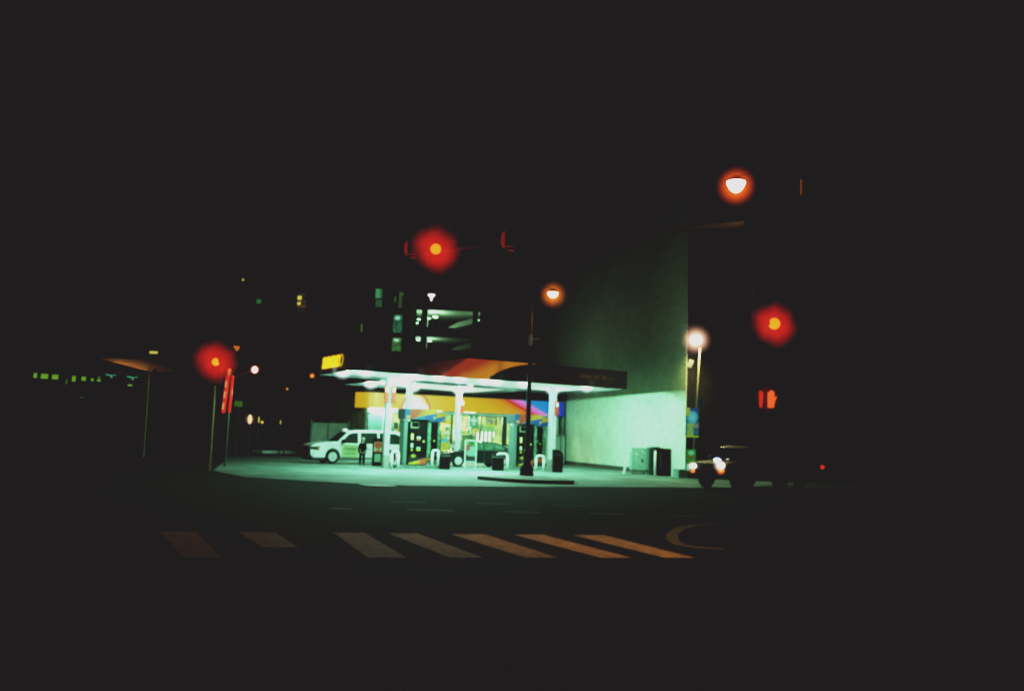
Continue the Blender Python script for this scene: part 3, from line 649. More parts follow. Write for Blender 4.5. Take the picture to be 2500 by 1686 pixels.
# ------------------------------------------------------------------ guard hoops, bins, frames
def hoop(xa, xb, yb, yt, label):
    a = gz(xa, yb); b = gy(xb, yb, a.y+.1); h = gy(xa, yt, a.y).z; w = (b-a).length; rr = min(.16, w*.35)
    t = thing('guard_hoop', label, 'bollard', (a.x, a.y, .026), math.atan2(b.y-a.y, b.x-a.x), 'white guard hoops at the pump islands')
    pts = [(0,0,0),(0,0,h-rr)] + [(rr-rr*math.cos(k*math.pi/8), 0, h-rr+rr*math.sin(k*math.pi/8)) for k in range(1,5)] + [(w-rr+rr*math.sin(k*math.pi/8), 0, h-rr+rr*math.cos(k*math.pi/8)) for k in range(0,5)] + [(w,0,0)]
    mb = MB(); mb.tube(pts, .065, 10); part('hoop', mb, mat('hoop_white', (.7,.74,.7), .4, var=.2, scale=8), t, smooth=True, local=True)
    mb = MB(); mb.cyl((0,0,0),(0,0,.02),.1); mb.cyl((w,0,0),(w,0,.02),.1); part('foot_plate', mb, M_steel, t, local=True)
hoop(955,971,1146,1103,'white guard hoop in front of the van rear wheel')
hoop(1054,1069,1145,1100,'white guard hoop between the left dispenser and a black bin')
hoop(1212,1238,1149,1108,'wide white guard hoop above the right black bin')
hoop(1308,1327,1150,1113,'white guard hoop right of the lamp pole in front of the ice chest')
def bin_(x0, x1, yb, yt, label):
    a, b = gz(x0, yb), gz(x1, yb); b = gy(x1, yb, a.y); h = gy((x0+x1)/2, yt, a.y).z; w = b.x-a.x
    t = thing('litter_bin', label, 'bin', ((a.x+b.x)/2, a.y+w*.45, .026), R_(6), 'black litter bins on the forecourt')
    mb = MB(); mb.box((0,0,h*.42), (w,w*.85,h*.84)); part('bin_body', mb, M_black, t, bevel=.03, local=True)
    mb = MB(); mb.box((0,0,h*.86), (w*1.0,w*.86,.03)); part('pale_rim', mb, mat('rim', (.12,.16,.14), .5), t, local=True)
    mb = MB(); mb.box((0,0,h*.94), (w*.97,w*.84,h*.12)); part('lid', mb, mat('bin_lid', (.008,.012,.011), .5, spec=.2), t, bevel=.03, local=True)
bin_(1071,1097,1146,1108,'square black litter bin beside the sedan headlight')
bin_(1201,1229,1149,1111,'square black litter bin under the wide guard hoop')
a = gz(1361,1154); t = thing('round_top_bin', 'black round topped bin right of the rightmost column', 'bin', (a.x, a.y+.25, .026), R_(4))
prof = [(-.24,0),(.24,0),(.27,.75),(.24,.95),(.13,1.1),(-.04,1.16),(-.27,1.16)]
mb = MB(); mb.prism([(x_,-.25,z_) for x_, z_ in prof], (0,.5,0)); part('bin_body', mb, M_black, t, bevel=.03, local=True)
mb = MB(); mb.box((-.02,-.255,.9), (.3,.012,.12)); part('flap', mb, M_dark, t, local=True)
# poster frame
a = gz(1134,1145); b = gy(1161,1145,a.y); w = b.x-a.x
t = thing('poster_stand', 'white framed poster stand before the dark sedan', 'poster stand', (a.x, a.y, .026), R_(5))
h = gy(1147,1075,a.y).z
mb = MB()
for x_ in (0, w): mb.box((x_,0,h/2), (.045,.05,h))
mb.box((w/2,0,h-.02), (w,.05,.045)); mb.box((w/2,0,.36), (w,.05,.04)); mb.box((w/2,0,.13), (w,.05,.02)); part('frame', mb, mat('stand_white', (.65,.72,.66), .45), t, local=True)
def pcol(p, u, v):
    if v < .07: return lin(50,100,110)
    if v < .26: return lin(32,34,36)
    if u < .42 and .5 < v < .82: return lin(150,75,68)
    if math.hypot((u-.55)/.28, (v-.86)/.14) < 1: return lin(52,100,55)
    if math.hypot((u-.6)/.5, (v-.48)/.28) < 1: return lin(130,190,160)
    if u < .3 and v < .5: return lin(120,80,75)
    return lin(120,165,90) if v > .75 else lin(90,130,110)
M = FR[t.name]; art('poster', lambda u, v: M @ Vector((.025+(w-.05)*u, -.005, .39+(h-.43)*v)), 20, 36, pcol, paint_mat('stand_art', .15, .5, .6), t)
# black kiosk with red ring sign
a = gz(910,1138); v = VP(a, TH-14); 
t = thing('air_kiosk', 'black round shouldered kiosk with red ring sign and white notice by the front left column', 'kiosk', (a.x, a.y, .026), R_(TH-14))
prof = [(-.03,0),(.68,0),(.7,1.0),(.62,1.25),(.46,1.42),(.05,1.46),(-.03,1.46)]
mb = MB(); mb.prism([(x_,0,z_) for x_, z_ in prof], (0,.35,0)); part('housing', mb, M_black, t, bevel=.02, local=True)
mb = MB(); mb.lathe([(.2,0),(.2,.015),(.13,.015),(.13,0)], (.23,-.02,1.08), 28, 'Y'); part('ring_sign', mb, mat('ring_red', (.5,.1,.05), .5), t, local=True)
mb = MB(); mb.box((.22,-.008,.98), (.4,.01,.5)); part('sign_panel', mb, mat('sign_pale', (.26,.42,.3), .5), t, local=True)
mb = MB(); mb.prism([(.02,-.016,.72),(.43,-.016,.72),(.3,-.016,.86),(.22,-.016,.88)], (0,-.01,0)); part('red_wedge', mb, mat('ring_red'), t, local=True)
mb = MB(); mb.box((.22,-.01,.42), (.3,.012,.4)); n_ = part('notice', mb, mat('notice', (.28,.42,.3), .6), t, local=True)
mb = MB()
for k in range(5): mb.box((.2+.02*(k % 2),-.018,.56-.07*k), (.2,.006,.03))
part('notice_print', mb, mat('notice_ink', (.1,.3,.18), .6), n_, local=True)

# ------------------------------------------------------------------ vehicles
M_tyre = mat('tyre', (.012,.012,.012), .85); M_glasscar = mat('car_glass', (.012,.03,.02), .12, spec=.22, var=.6, scale=2.5)
M_rim = mat('alloy', (.75,.8,.76), .4, .1)
def wheel(t, x, y, r, side, spokes=5, mrim=None, hub=False, w=.22):
    mb = MB(); mb.cyl((x, y-side*.02, r), (x, y+side*.035, r), r*.2, n=12); wh = part('wheel', mb, M_dark, t, local=True)
    mb = MB(); mb.lathe([(r*.62,-w/2),(r*.94,-w/2),(r,-w*.35),(r,w*.35),(r*.94,w/2),(r*.62,w/2),(r*.6,0)], (x, y-side*w*.3, r), 28, 'Y'); part('tyre', mb, M_tyre, wh, smooth=True, local=True)
    mb = MB(); yy = y+side*.03
    mb.lathe([(r*.56,-.01),(r*.64,-.01),(r*.64,.015),(r*.56,.015),(r*.56,-.01)], (x, yy, r), 28, 'Y')
    if hub: mb.lathe([(.01,0),(.01,side*.03),(r*.5,side*.015),(r*.6,0)][1:], (x, yy, r), 28, 'Y')
    else:
        for k in range(spokes):
            a_ = 2*math.pi*k/spokes; c_ = Vector((x+math.cos(a_)*r*.33, yy, r+math.sin(a_)*r*.33)); mb.box(c_, (r*.56,.03,r*.15), 0, 0, -a_)
    part('rim', mb, mrim or M_rim, wh, local=True)
def arc(cx, cz, r, a0, a1, n=9): return [(cx+r*math.cos(R_(a0+(a1-a0)*i/n)), cz+r*math.sin(R_(a0+(a1-a0)*i/n))) for i in range(n+1)]
def hw(z, belt, roof, W, WT): return W/2 if z <= belt else W/2+(WT-W)/2*(z-belt)/(roof-belt)
def shell(low, up, belt, roof, W, WT):
    mb = MB(); mb.prism([(x, -W/2, z) for x, z in low], (0, W, 0))
    A_ = [(x, -hw(z, belt, roof, W, WT), z) for x, z in up]; B_ = [(x, hw(z, belt, roof, W, WT), z) for x, z in up]
    a = [mb.bm.verts.new(p) for p in A_]; b = [mb.bm.verts.new(p) for p in B_]; n = len(up)
    mb._f(a); mb._f(b[::-1])
    for i in range(n): mb._f([a[i], b[i], b[(i+1) % n], a[(i+1) % n]])
    return mb
def sidepane(polyxz, side, belt, roof, W, WT, off=.006, th=.004):
    mb = MB(); pts = [(x, side*(hw(z, belt, roof, W, WT)+off), z) for x, z in polyxz]
    mb.prism(pts, (0, side*th, 0)); return mb

# --- white taxi van (x forward)
fw = gz(810,1132.6); rw = fw + Vector((math.cos(R_(26)), math.sin(R_(26)), 0))*3.12
mid = (fw+rw)/2; hd = (fw-rw).normalized(); ang = math.atan2(hd.y, hd.x)
L_wb = (fw-rw).length
# the near side is the left side of the van (y>0)
side_n = Vector((-math.sin(ang), math.cos(ang), 0)); near = 1 if side_n.y < 0 else -1
Wv = 1.95
sc = L_wb/3.08
org = mid - side_n*near*(Wv/2-.1)
van = thing('taxi_van', 'white taxi minivan with roof sign and lettered door parked at the left of the canopy', 'minivan', (org.x, org.y, .026), ang)
X = lambda v: v*sc
fwx, rwx = X(1.54), X(-1.54)
belt, roof = 1.0, 1.70
low = [(X(-2.5),.35),(X(-1.98),.28)] + arc(rwx,.36,.40,180,0)[:] + [(X(-1.1),.26),(X(1.1),.26)] + arc(fwx,.36,.40,180,0) + [(X(2.02),.24),(X(2.6),.3),(X(2.72),.45),(X(2.75),.74),(X(2.7),.88),(X(2.5),.97),(X(2.0),1.05),(X(1.4),1.1),(X(1.15),1.04),(X(-2.52),1.04),(X(-2.56),.7)]
up = [(X(1.36),1.04),(X(.72),1.6),(X(.3),1.69),(X(-.8),1.72),(X(-1.9),1.69),(X(-2.28),1.62),(X(-2.5),1.02)]
van.scale = (1,1,1.07)
M_van = mat('van_white', (.84,.86,.82), .25, coat=.4, var=.06, scale=2)
part('body', shell(low, up, belt, roof, Wv, 1.55), M_van, van, bevel=.035, local=True)
for sd in (1, -1):
    for nm, pl in (('window', [(X(1.16),1.05),(X(.66),1.5),(X(.45),1.56),(X(.18),1.57),(X(.2),1.03)]), ('window', [(X(.06),1.03),(X(.04),1.57),(X(-.88),1.59),(X(-.9),1.03)]), ('window', [(X(-1.02),1.03),(X(-1.0),1.59),(X(-1.9),1.57),(X(-2.18),1.45),(X(-2.32),1.03)])):
        part(nm, sidepane(pl, sd, belt, roof, Wv, 1.55), M_glasscar, van, local=True)
    mb = MB(); 
    for xs in (X(1.1), X(.12), X(-.95)): mb.box((xs, sd*(Wv/2+.002), .68), (.012,.01,.66))
    mb.box((X(-.2), sd*(Wv/2+.001), .3), (X(2.6), .02, .08)); part('door_seam', mb, mat('seam_dark', (.1,.12,.1), .6), van, local=True)
    for xs in (X(.3), X(-.8)):
        mb = MB(); mb.box((xs, sd*(Wv/2+.02), .92), (.2,.03,.035)); part('door_handle', mb, mat('handle_pale', (.5,.54,.5), .3), van, local=True)
    for x_, in ((fwx,), (rwx,)): wheel(van, x_, sd*(Wv/2-.03), .355, sd, 6)
    mb = MB(); mb.box((X(1.02), sd*(Wv/2+.14), 1.13), (.16,.22,.2)); part('wing_mirror', mb, M_black, van, bevel=.03, local=True)
mb = MB(); mb.prism([(X(1.34),-.8,1.07),(X(1.34),.8,1.07),(X(.74),.62,1.59),(X(.74),-.62,1.59)], (.03,0,.02)); part('windshield', mb, mat('windscreen', (.01,.03,.015), .6, spec=.05, var=.6, scale=3), van, local=True)
for sd in (1,-1):
    mb = MB(); mb.prism([(X(2.25),sd*.99,.86),(X(2.7),sd*.99,.82),(X(2.77),sd*.99,.7),(X(2.27),sd*.99,.66)], (0,-sd*.4,0)); hl = part('headlight', mb, mat('hl_glass', (.02,.035,.03), .3, 0, spec=.2), van, local=True)
    mb = MB(); mb.box((X(2.34), sd*.995, .76), (.14,.02,.1)); part('indicator', mb, mat('amber', (.5,.15,.05), .3), hl, local=True)
mb = MB(); mb.prism([(X(2.55),-.99,.2),(X(2.84),-.85,.26),(X(2.84),.85,.26),(X(2.55),.99,.2)], (0,0,.36)); mb.box((X(2.3),0,.24),(X(.7),1.97,.16)); part('front_bumper', mb, mat('bumper_black', (.018,.02,.018), .6), van, bevel=.03, local=True)
mb = MB(); mb.box((X(2.745),0,.74), (.06,1.15,.16)); part('grille', mb, M_black, van, local=True)
mb = MB(); mb.box((X(-2.56),0,.42), (.1,1.8,.3)); part('rear_bumper', mb, mat('bumper_black'), van, bevel=.03, local=True)
mb = MB(); mb.box((X(.68),0,1.68), (.16,.4,.15)); part('taxi_roof_sign', mb, emis('taxi_sign', (.8,1,.85), .7), van, bevel=.03, local=True)
# door lettering panel: pale olive with two dark unreadable lines
ny = near*(Wv/2+.012); dirx = Vector((-1,0,0)) if near > 0 else Vector((1,0,0))
mb = MB(); mb.box((X(.62), near*(Wv/2+.004), .66), (X(.9), .008, .66)); part('door_panel', mb, mat('olive_door', (.42,.52,.26), .4, var=.15), van, local=True)
rd = random.Random(4)
for z_, h_, n_, w_ in ((.76, .17, 8, .085), (.53, .09, 11, .06)):
    mb = MB()
    for k in range(n_):
        if k == 4 and n_ == 11: continue
        xx = X(.62)+(k-(n_-1)/2)*w_; yy = near*(Wv/2+.012)
        mb.box((xx-w_*.28, yy, z_), (w_*.26, .006, h_)); mb.box((xx+w_*.12, yy, z_+rd.choice((-1,0,1))*h_*.38), (w_*.5, .006, h_*.24))
        if rd.random() < .6: mb.box((xx+w_*.3, yy, z_+rd.choice((-.2,.2))*h_), (w_*.2, .006, h_*.55))
    part('door_lettering', mb, mat('door_ink', (.06,.12,.05), .5), van, local=True)
text('cab_number', '254', (X(-.32), ny, .76), .22, mat('number_ink', (.2,.42,.3), .5), van, dirx, local=True)

# --- dark sedan behind the bins
fw = gz(1125,1141.5); hd = -STREET.copy(); hd = Vector((math.cos(TR+math.pi), math.sin(TR+math.pi), 0))
a_ = math.atan2(hd.y, hd.x); sn = Vector((-math.sin(a_), math.cos(a_), 0)); nr = 1 if sn.y < 0 else -1
fw = fw + BACK*.9 + STREET*.2
org = fw - hd*1.42 - sn*nr*.78
sed = thing('dark_sedan', 'dark sedan fuelling behind the poster stand, front to the left', 'car', (org.x, org.y, .026), a_)
low = [(-2.2,.3),(-1.8,.24)] + arc(-1.32,.33,.37,180,0) + [(-.9,.22),(1.0,.22)] + arc(1.42,.33,.37,180,0) + [(1.9,.22),(2.3,.28),(2.36,.5),(2.28,.68),(1.9,.8),(1.1,.92),(-1.7,.95),(-2.25,.9),(-2.32,.6)]
up = [(1.2,.9),(.35,1.36),(-.1,1.43),(-.9,1.4),(-1.35,1.3),(-1.95,.93)]
M_sed = mat('sedan_paint', (.015,.025,.025), .18, coat=.8)
part('body', shell(low, up, .92, 1.43, 1.78, 1.4), M_sed, sed, bevel=.04, local=True)
for sd in (1,-1):
    for pl in ([(.92,.96),(.3,1.32),(-.1,1.37),(-.12,.96)], [(-.2,.96),(-.18,1.37),(-.85,1.34),(-1.22,1.24),(-1.5,.98)]):
        part('window', sidepane(pl, sd, .92, 1.43, 1.78, 1.4), mat('sedan_glass', (.08,.16,.11), .1, var=.8, scale=4), sed, local=True)
    wheel(sed, 1.42, sd*.86, .33, sd, hub=True, mrim=mat('hubcap', (.55,.65,.58), .4)); wheel(sed, -1.32, sd*.86, .33, sd, hub=True, mrim=mat('hubcap'))
    mb = MB(); mb.box((-.15,sd*.892,.58),(.012,.01,.6)); mb.box((-.1,sd*.89,.93),(2.6,.012,.02)); part('door_seam', mb, mat('sed_trim', (.2,.3,.25), .3, .5), sed, local=True)
    mb = MB(); mb.ball((2.24,sd*.66,.62), .12, 14, 8, (.6,1.2,.7)); part('headlight', mb, emis('sed_head', lin(235,210,170), .8), sed, smooth=True, local=True)
    mb = MB(); mb.box((.75,sd*1.0,1.0), (.12,.18,.13)); part('wing_mirror', mb, M_sed, sed, bevel=.03, local=True)
mb = MB(); mb.prism([(1.16,-.74,.935),(1.16,.74,.935),(.38,.58,1.37),(.38,-.58,1.37)], (.01,0,.01)); part('windshield', mb, mat('sedan_glass'), sed, local=True)
mb = MB(); mb.tube([(.36,nr*.66,1.4),(-.1,nr*.66,1.455),(-.9,nr*.66,1.425),(-1.35,nr*.69,1.32)], .018, 6); part('roof_rail', mb, mat('gold_trim', (.7,.62,.2), .35, .3), sed, local=True)
mb = MB(); mb.box((2.33,0,.42), (.06,1.5,.12)); part('grille', mb, M_black, sed, local=True)

# --- dark SUV at the right, its two head lamps lit
l1 = gy(1697,1137,37.0); l2 = gy(1764,1136,35.9)
_w = (l2-l1).normalized(); a_ = math.atan2(-_w.x, _w.y); hd = Vector((math.cos(a_), math.sin(a_), 0)); sn = Vector((-math.sin(a_), math.cos(a_), 0))
mid = (l1+l2)/2; wl = (l2-l1).length
org = Vector((mid.x, mid.y, 0)) - hd*2.05
suv = thing('dark_suv', 'dark off-road car with white lamps lit over amber ones, at the right road edge', 'car', (org.x, org.y, .006), a_)
low = [(-2.1,.45),(-1.8,.4)] + arc(-1.3,.4,.46,180,0) + [(-.8,.36),(.8,.36)] + arc(1.25,.4,.46,180,0) + [(1.8,.42),(2.08,.5),(2.1,.75),(2.04,.98),(1.6,1.05),(.9,1.1),(-2.1,1.12)]
up = [(.95,1.08),(.45,1.62),(.1,1.7),(-1.9,1.7),(-2.08,1.1)]
M_suv = mat('suv_paint', (.005,.005,.006), .4, spec=.2, coat=.1)
part('body', shell(low, up, 1.1, 1.7, 1.84, 1.5), M_suv, suv, bevel=.05, local=True)
for sd in (1,-1):
    for pl in ([(.75,1.14),(.4,1.58),(-.3,1.62),(-.3,1.14)], [(-.4,1.14),(-.4,1.62),(-1.75,1.6),(-1.85,1.14)]): part('window', sidepane(pl, sd, 1.1, 1.7, 1.84, 1.5), M_glasscar, suv, local=True)
    wheel(suv, 1.25, sd*.86, .4, sd, 5, mat('dark_rim', (.05,.05,.05), .4, .5)); wheel(suv, -1.3, sd*.86, .4, sd, 5, mat('dark_rim'))
    mb = MB(); mb.box((.75,sd*1.03,1.2), (.12,.2,.16)); part('wing_mirror', mb, M_suv, suv, bevel=.03, local=True)
mb = MB(); mb.prism([(.96,-.78,1.12),(.96,.78,1.12),(.47,.66,1.6),(.47,-.66,1.6)], (.01,0,.01)); part('windshield', mb, M_glasscar, suv, local=True)
mb = MB(); mb.box((2.14,0,.5), (.16,1.8,.2)); part('bumper', mb, M_black, suv, bevel=.04, local=True)
mb = MB()
for k in range(7): mb.box((2.1,-.42+k*.14,.84), (.03,.05,.24))
part('grille', mb, mat('grille_chrome', (.15,.15,.15), .3, .8), suv, local=True)
M_inv = FR[suv.name].inverted()
M_hl = emis('head_lamp', (1,.95,.9), 6); M_am = emis('amber_lamp', lin(240,110,30), 1.2)
hm = ('headlamp_haze', (1,.7,.55), 2.5, 2.4, 0); hm2 = ('amber_haze', (1,.25,.04), 1.2, 1.6, 0)
for k, l in enumerate((l1, l2)):
    q = M_inv @ l; q = Vector((2.09, q.y, q.z)); ww = FR[suv.name] @ q
    mb = MB(); mb.cyl((2.05,q.y,q.z), (2.13,q.y,q.z), .1 if k else .08, n=18); h_ = part('headlight', mb, M_hl, suv, local=True)
    halo(h_, tuple(FR[suv.name] @ Vector((2.2,q.y,q.z))), .3 if k else .24, hm)
    mb = MB(); mb.box((2.12,q.y+(.05 if k else 0),q.z-.2), (.04,.2 if k else .1,.08)); ind = part('indicator', mb, M_am, suv, bevel=.02, local=True)
    halo(ind, tuple(FR[suv.name] @ Vector((2.2,q.y+(.05 if k else 0),q.z-.2))), .2 if k else .13, hm2)
# glints on the hood, painted as small glowing balls
mb = MB(); mb.ball((1.3,.3,1.16), .04, 10, 6, (1.6,1.6,.6)); part('hood_glint', mb, emis('glint', (.9,1,.85), .8), suv, local=True)
q = M_inv @ gy(1751,1122,36.8); mb = MB(); mb.ball(q, .1, 14, 8, (1.2,1.6,.7)); o = part('hood_glint', mb, emis('glint_blue', (.8,.9,1), 3), suv, local=True)
halo(o, tuple(FR[suv.name] @ q), .2, ('blue_haze', (.25,.4,1), .8, 2, 0))

# small distant lights at the right: a second car further back
p = gy(1795,1150,70); far = thing('distant_car', 'far dark car known by two small white lamps beyond the off-road car', 'car', (p.x, p.y, 0), R_(200))
part('body', shell([(-2,.3),(2.1,.3),(2.15,.7),(1.2,.9),(-2.1,.95)], [(1.0,.9),(.3,1.4),(-1.2,1.42),(-1.9,.93)], .9, 1.42, 1.75, 1.4), M_suv, far, bevel=.04, local=True)
for sd in (1,-1):
    for x_ in (1.3,-1.3): wheel(far, x_, sd*.82, .32, sd, hub=True)
    part('window', sidepane([(.8,.95),(.3,1.34),(-1.1,1.36),(-1.6,.95)], sd, .9, 1.42, 1.75, 1.4), M_glasscar, far, local=True)
for (x, y, r) in ((1787,1118,.12), (1805,1086,.14)):
    q = gy(x, y, 68.5)
    mb = MB(); mb.ball(q, r, 12, 8, (1.6,1,.8))
    if y > 1100: part('headlight', mb, emis('far_white', (1,1,.85), 1.5), far)
t = thing('yard_lamp', 'tiny bluish white lamp on a short pole above the off-road car', 'lamp', (q.x, q.y, 0))
mb = MB(); mb.cyl((0,0,0), (0,0,q.z-.05), .05, .04); part('pole', mb, M_dark, t, local=True)
mb = MB(); mb.ball((0,0,q.z), .17, 14, 8, (1.6,1,.7)); o = part('lamp_head', mb, emis('far_blue', (.75,.9,1), 3), t, local=True)
p = gy(2008,1140,50); t = thing('warning_lamp', 'small red lamp glowing alone low down at the far right', 'lamp', (p.x, p.y, 0))
mb = MB(); mb.cyl((0,0,0), (0,0,p.z-.1), .04); part('post', mb, M_dark, t, local=True)
mb = MB(); mb.ball((0,0,p.z), .11, 16, 10); part('lamp_head', mb, emis('warn_red', lin(225,60,40), 1.0), t, smooth=True, local=True)

# ------------------------------------------------------------------ person by the van
a = gz(883,1139); t = thing('person', 'person in dark clothes standing sideways beside the white van door', 'person', (a.x, a.y, .026), R_(20))
def skin(name, verts, edges, radii, m, parent, root=0, sub=2):
    me = bpy.data.meshes.new(name); me.from_pydata(verts, edges, []); o = bpy.data.objects.new(name, me); C.objects.link(o)
    md = o.modifiers.new('skin', 'SKIN'); md.use_smooth_shade = True
    for i, r in enumerate(radii): me.skin_vertices[0].data[i].radius = (r, r) if not isinstance(r, tuple) else r
    me.skin_vertices[0].data[root].use_root = True
    o.modifiers.new('sub', 'SUBSURF').levels = sub; o.modifiers['sub'].render_levels = sub
    me.materials.append(m); o.parent = parent; FR[o.name] = FR[parent.name]; return o
t.scale = (.9,.9,.9)
SKIN = mat('skin', (.3,.22,.17), .6)
V = [(0,0,.82),(0,0,1.0),(0,0,1.18),(0,.02,1.29),(.01,.03,1.36),(.02,.04,1.46),(.02,.04,1.56),
     (-.16,0,1.24),(-.2,.02,.98),(-.18,.12,.76),(.16,0,1.24),(.2,.05,1.0),(.16,.2,.84),
     (-.09,0,.76),(-.1,.03,.44),(-.11,-.02,.08),(.09,0,.76),(.1,.08,.44),(.11,.06,.08),
     (-.11,.1,.03),(.11,.18,.03)]
Ed = [(0,1),(1,2),(2,3),(3,4),(4,5),(5,6),(2,7),(7,8),(8,9),(2,10),(10,11),(11,12),(0,13),(13,14),(14,15),(0,16),(16,17),(17,18),(15,19),(18,20)]
Rr = [.13,.12,.14,.07,.055,.1,.075,.06,.045,.03,.06,.045,.03,.085,.06,.042,.085,.06,.042,.035,.035]
body = skin('body', V, Ed, Rr, SKIN, t)
skin('jacket', [(0,0,.74),(0,0,1.0),(0,0,1.2),(0,.015,1.33),(-.165,0,1.22),(-.205,.02,.98),(-.18,.12,.74),(.165,0,1.22),(.205,.05,1.0),(.16,.2,.82)], [(0,1),(1,2),(2,3),(2,4),(4,5),(5,6),(2,7),(7,8),(8,9)], [.165,.15,.165,.09,.08,.06,.048,.08,.06,.048], mat('jacket_black', (.004,.005,.005), .9, spec=.05), body)
skin('trousers', [(0,0,.84),(-.09,0,.74),(-.1,.03,.44),(-.11,-.02,.1),(.09,0,.74),(.1,.08,.44),(.11,.06,.1)], [(0,1),(1,2),(2,3),(0,4),(4,5),(5,6)], [.15,.1,.078,.06,.1,.078,.06], mat('trousers_black', (.004,.005,.006), .9, spec=.05), body)
mb = MB(); mb.ball((.02,.025,1.53), .105, 14, 10, (1,1.05,.85)); part('cap', mb, mat('pale_cap', (.3,.36,.25), .8), body, smooth=True, local=True)

# ------------------------------------------------------------------ fence left of the shop
a, b = gy(757,1100,63.8), gy(892,1100,62.0); v = VP(a, p1=b); L = (b-a).length
t = thing('panel_fence', 'pale solid panel fence behind the white van', 'fence', (a.x, a.y, 0), math.atan2(v.d.y, v.d.x))
zt = gy(800,1032.5,63.3).z
mb = MB(); add_slab(mb, v, .1, L, .05, zt, 0, .05); part('panel', mb, mat('fence_panel', (.55,.68,.6), .7, 0, var=.2, scale=2), t)
for u in (.0, L*.32, L*.68):
    mb = MB(); add_slab(mb, v, u, u+.12, 0, zt+(.22 if u != L*.32 else 0), .05, .06); part('post', mb, mat('fence_post', (.25,.36,.28), .5), t)
mb = MB(); add_slab(mb, v, .1, L, zt, zt+.05, -.01, .08); part('cap_rail', mb, mat('fence_post'), t)

# ------------------------------------------------------------------ central street lamp
ORG = (1, .46, .12)
b = gz(1285,1169); b = Vector((b.x, b.y, .15))
t = thing('street_lamp', 'black street lamp pole on the kerb island before the pumps, orange lamp lit', 'street lamp', tuple(b), 0)
top = gy(1303,718,b.y); topz = top.z-.0
mb = MB(); mb.lathe([(.3,0),(.3,.1),(.27,.16),(.3,.22),(.24,.4),(.17,.5),(.15,.95),(.12,1.1)], (0,0,0), 20); part('base', mb, M_black, t, smooth=True, local=True)
mb = MB(); mb.cyl((0,0,1.05), (0,0,topz-b.z), .115, .055, n=16); part('pole', mb, mat('pole_black', (.008,.008,.008), .5), t, smooth=True, local=True)
lampw = gy(1350,718,b.y); q = lampw-b
mb = MB(); mb.tube([(0,0,q.z-.1),(.15,0,q.z+.2),(.45,0,q.z+.32),(q.x-.1,0,q.z+.25),(q.x,0,q.z+.2)], .03); part('arm', mb, M_black, t, local=True)
mb = MB(); mb.lathe([(.06,.26),(.1,.24),(.26,.1),(.27,.06),(.06,.1)], (q.x,0,q.z), 20); part('shade', mb, M_black, t, smooth=True, local=True)
mb = MB(); mb.lathe([(.22,.07),(.2,-.02),(.12,-.11),(.02,-.15)], (q.x,0,q.z), 20); part('globe', mb, emis('sodium_core', (1,.78,.42), 8), t, smooth=True, local=True)
lamp(t, 'bulb_light', lampw-Vector((0,0,.3)), 70, ORG, .1)
halo(t, lampw-Vector((0,0,.03)), .75, ('sodium_haze', (1,.28,.05), 1.5, 2.6, 0))
c_ = gy(1301,828,b.y)-b
mb = MB(); mb.cyl((c_.x*0,0,c_.z-.28), (0,0,c_.z+.2), .085, n=12); part('pole_lit_band', mb, mat('lit_band_pale', (.35,.38,.32), .4, emit=lin(120,120,100), es=.25), t, local=True)  # lit stretch of the pole, painted pale with its own glow
mb = MB(); mb.tube([(0,0,c_.z), (.42,0,c_.z+.03)], .018); part('banner_arm', mb, mat('lit_band_pale'), t, local=True)
c_ = gy(1300,912,b.y)-b
mb = MB(); mb.tube([(-.12,0,c_.z+.02), (.5,0,c_.z)], .018); part('banner_arm', mb, mat('pole_black'), t, local=True)

# ------------------------------------------------------------------ white lamp and signs at the wall corner
b = gy(1690,1165,45.5); b.z = 0; lw = gy(1698,830,45.5)
t = thing('lamp_post', 'tall pale lamp post with a brilliant white lamp at the wall corner', 'street lamp', tuple(b), 0)
q = lw-b; tp = gy(1709,848,45.5)-b
mb = MB(); mb.cyl((0,0,0), (tp.x,0,tp.z), .036, .03, n=14); part('pole', mb, mat('pole_pale', (.22,.21,.15), .6), t, smooth=True, local=True)
mb = MB(); mb.tube([(tp.x,0,tp.z),(q.x+.05,-.1,q.z+.1)], .03); part('arm', mb, mat('pole_pale'), t, local=True)
mb = MB(); mb.lathe([(.05,.2),(.12,.14),(.12,.12),(.05,.14)], (q.x,-.1,q.z+.1), 18); part('shade', mb, M_dark, t, local=True)
mb = MB(); mb.ball((q.x,-.1,q.z), .26, 20, 12, (1,1,.85)); part('globe', mb, emis('white_core', (1,.98,.95), 12), t, smooth=True, local=True)
lamp(t, 'bulb_light', lw+Vector((-.1,-.3,-.3)), 620, (1,.95,.4), .15, 'SPOT', 172)
halo(t, lw+Vector((0,-.1,0)), 1.0, ('white_haze', (1,.6,.42), 3.0, 3.6, 0))
fl = gy(1685,887,45.3)-b
mb = MB(); mb.box((fl.x,-.2,fl.z), (.22,.12,.36), 0, 0, .35); part('floodlight', mb, mat('flood', (.6,.62,.5), .4, emit=lin(190,195,160), es=.5), t, local=True)
mb = MB(); mb.tube([(fl.x,-.15,fl.z-.15),(tp.x*.6,0,fl.z-.5)], .015); mb.tube([(fl.x-.05,-.15,fl.z-.2),(.02,0,2.6)], .012); part('stay', mb, M_dark, t, local=True)
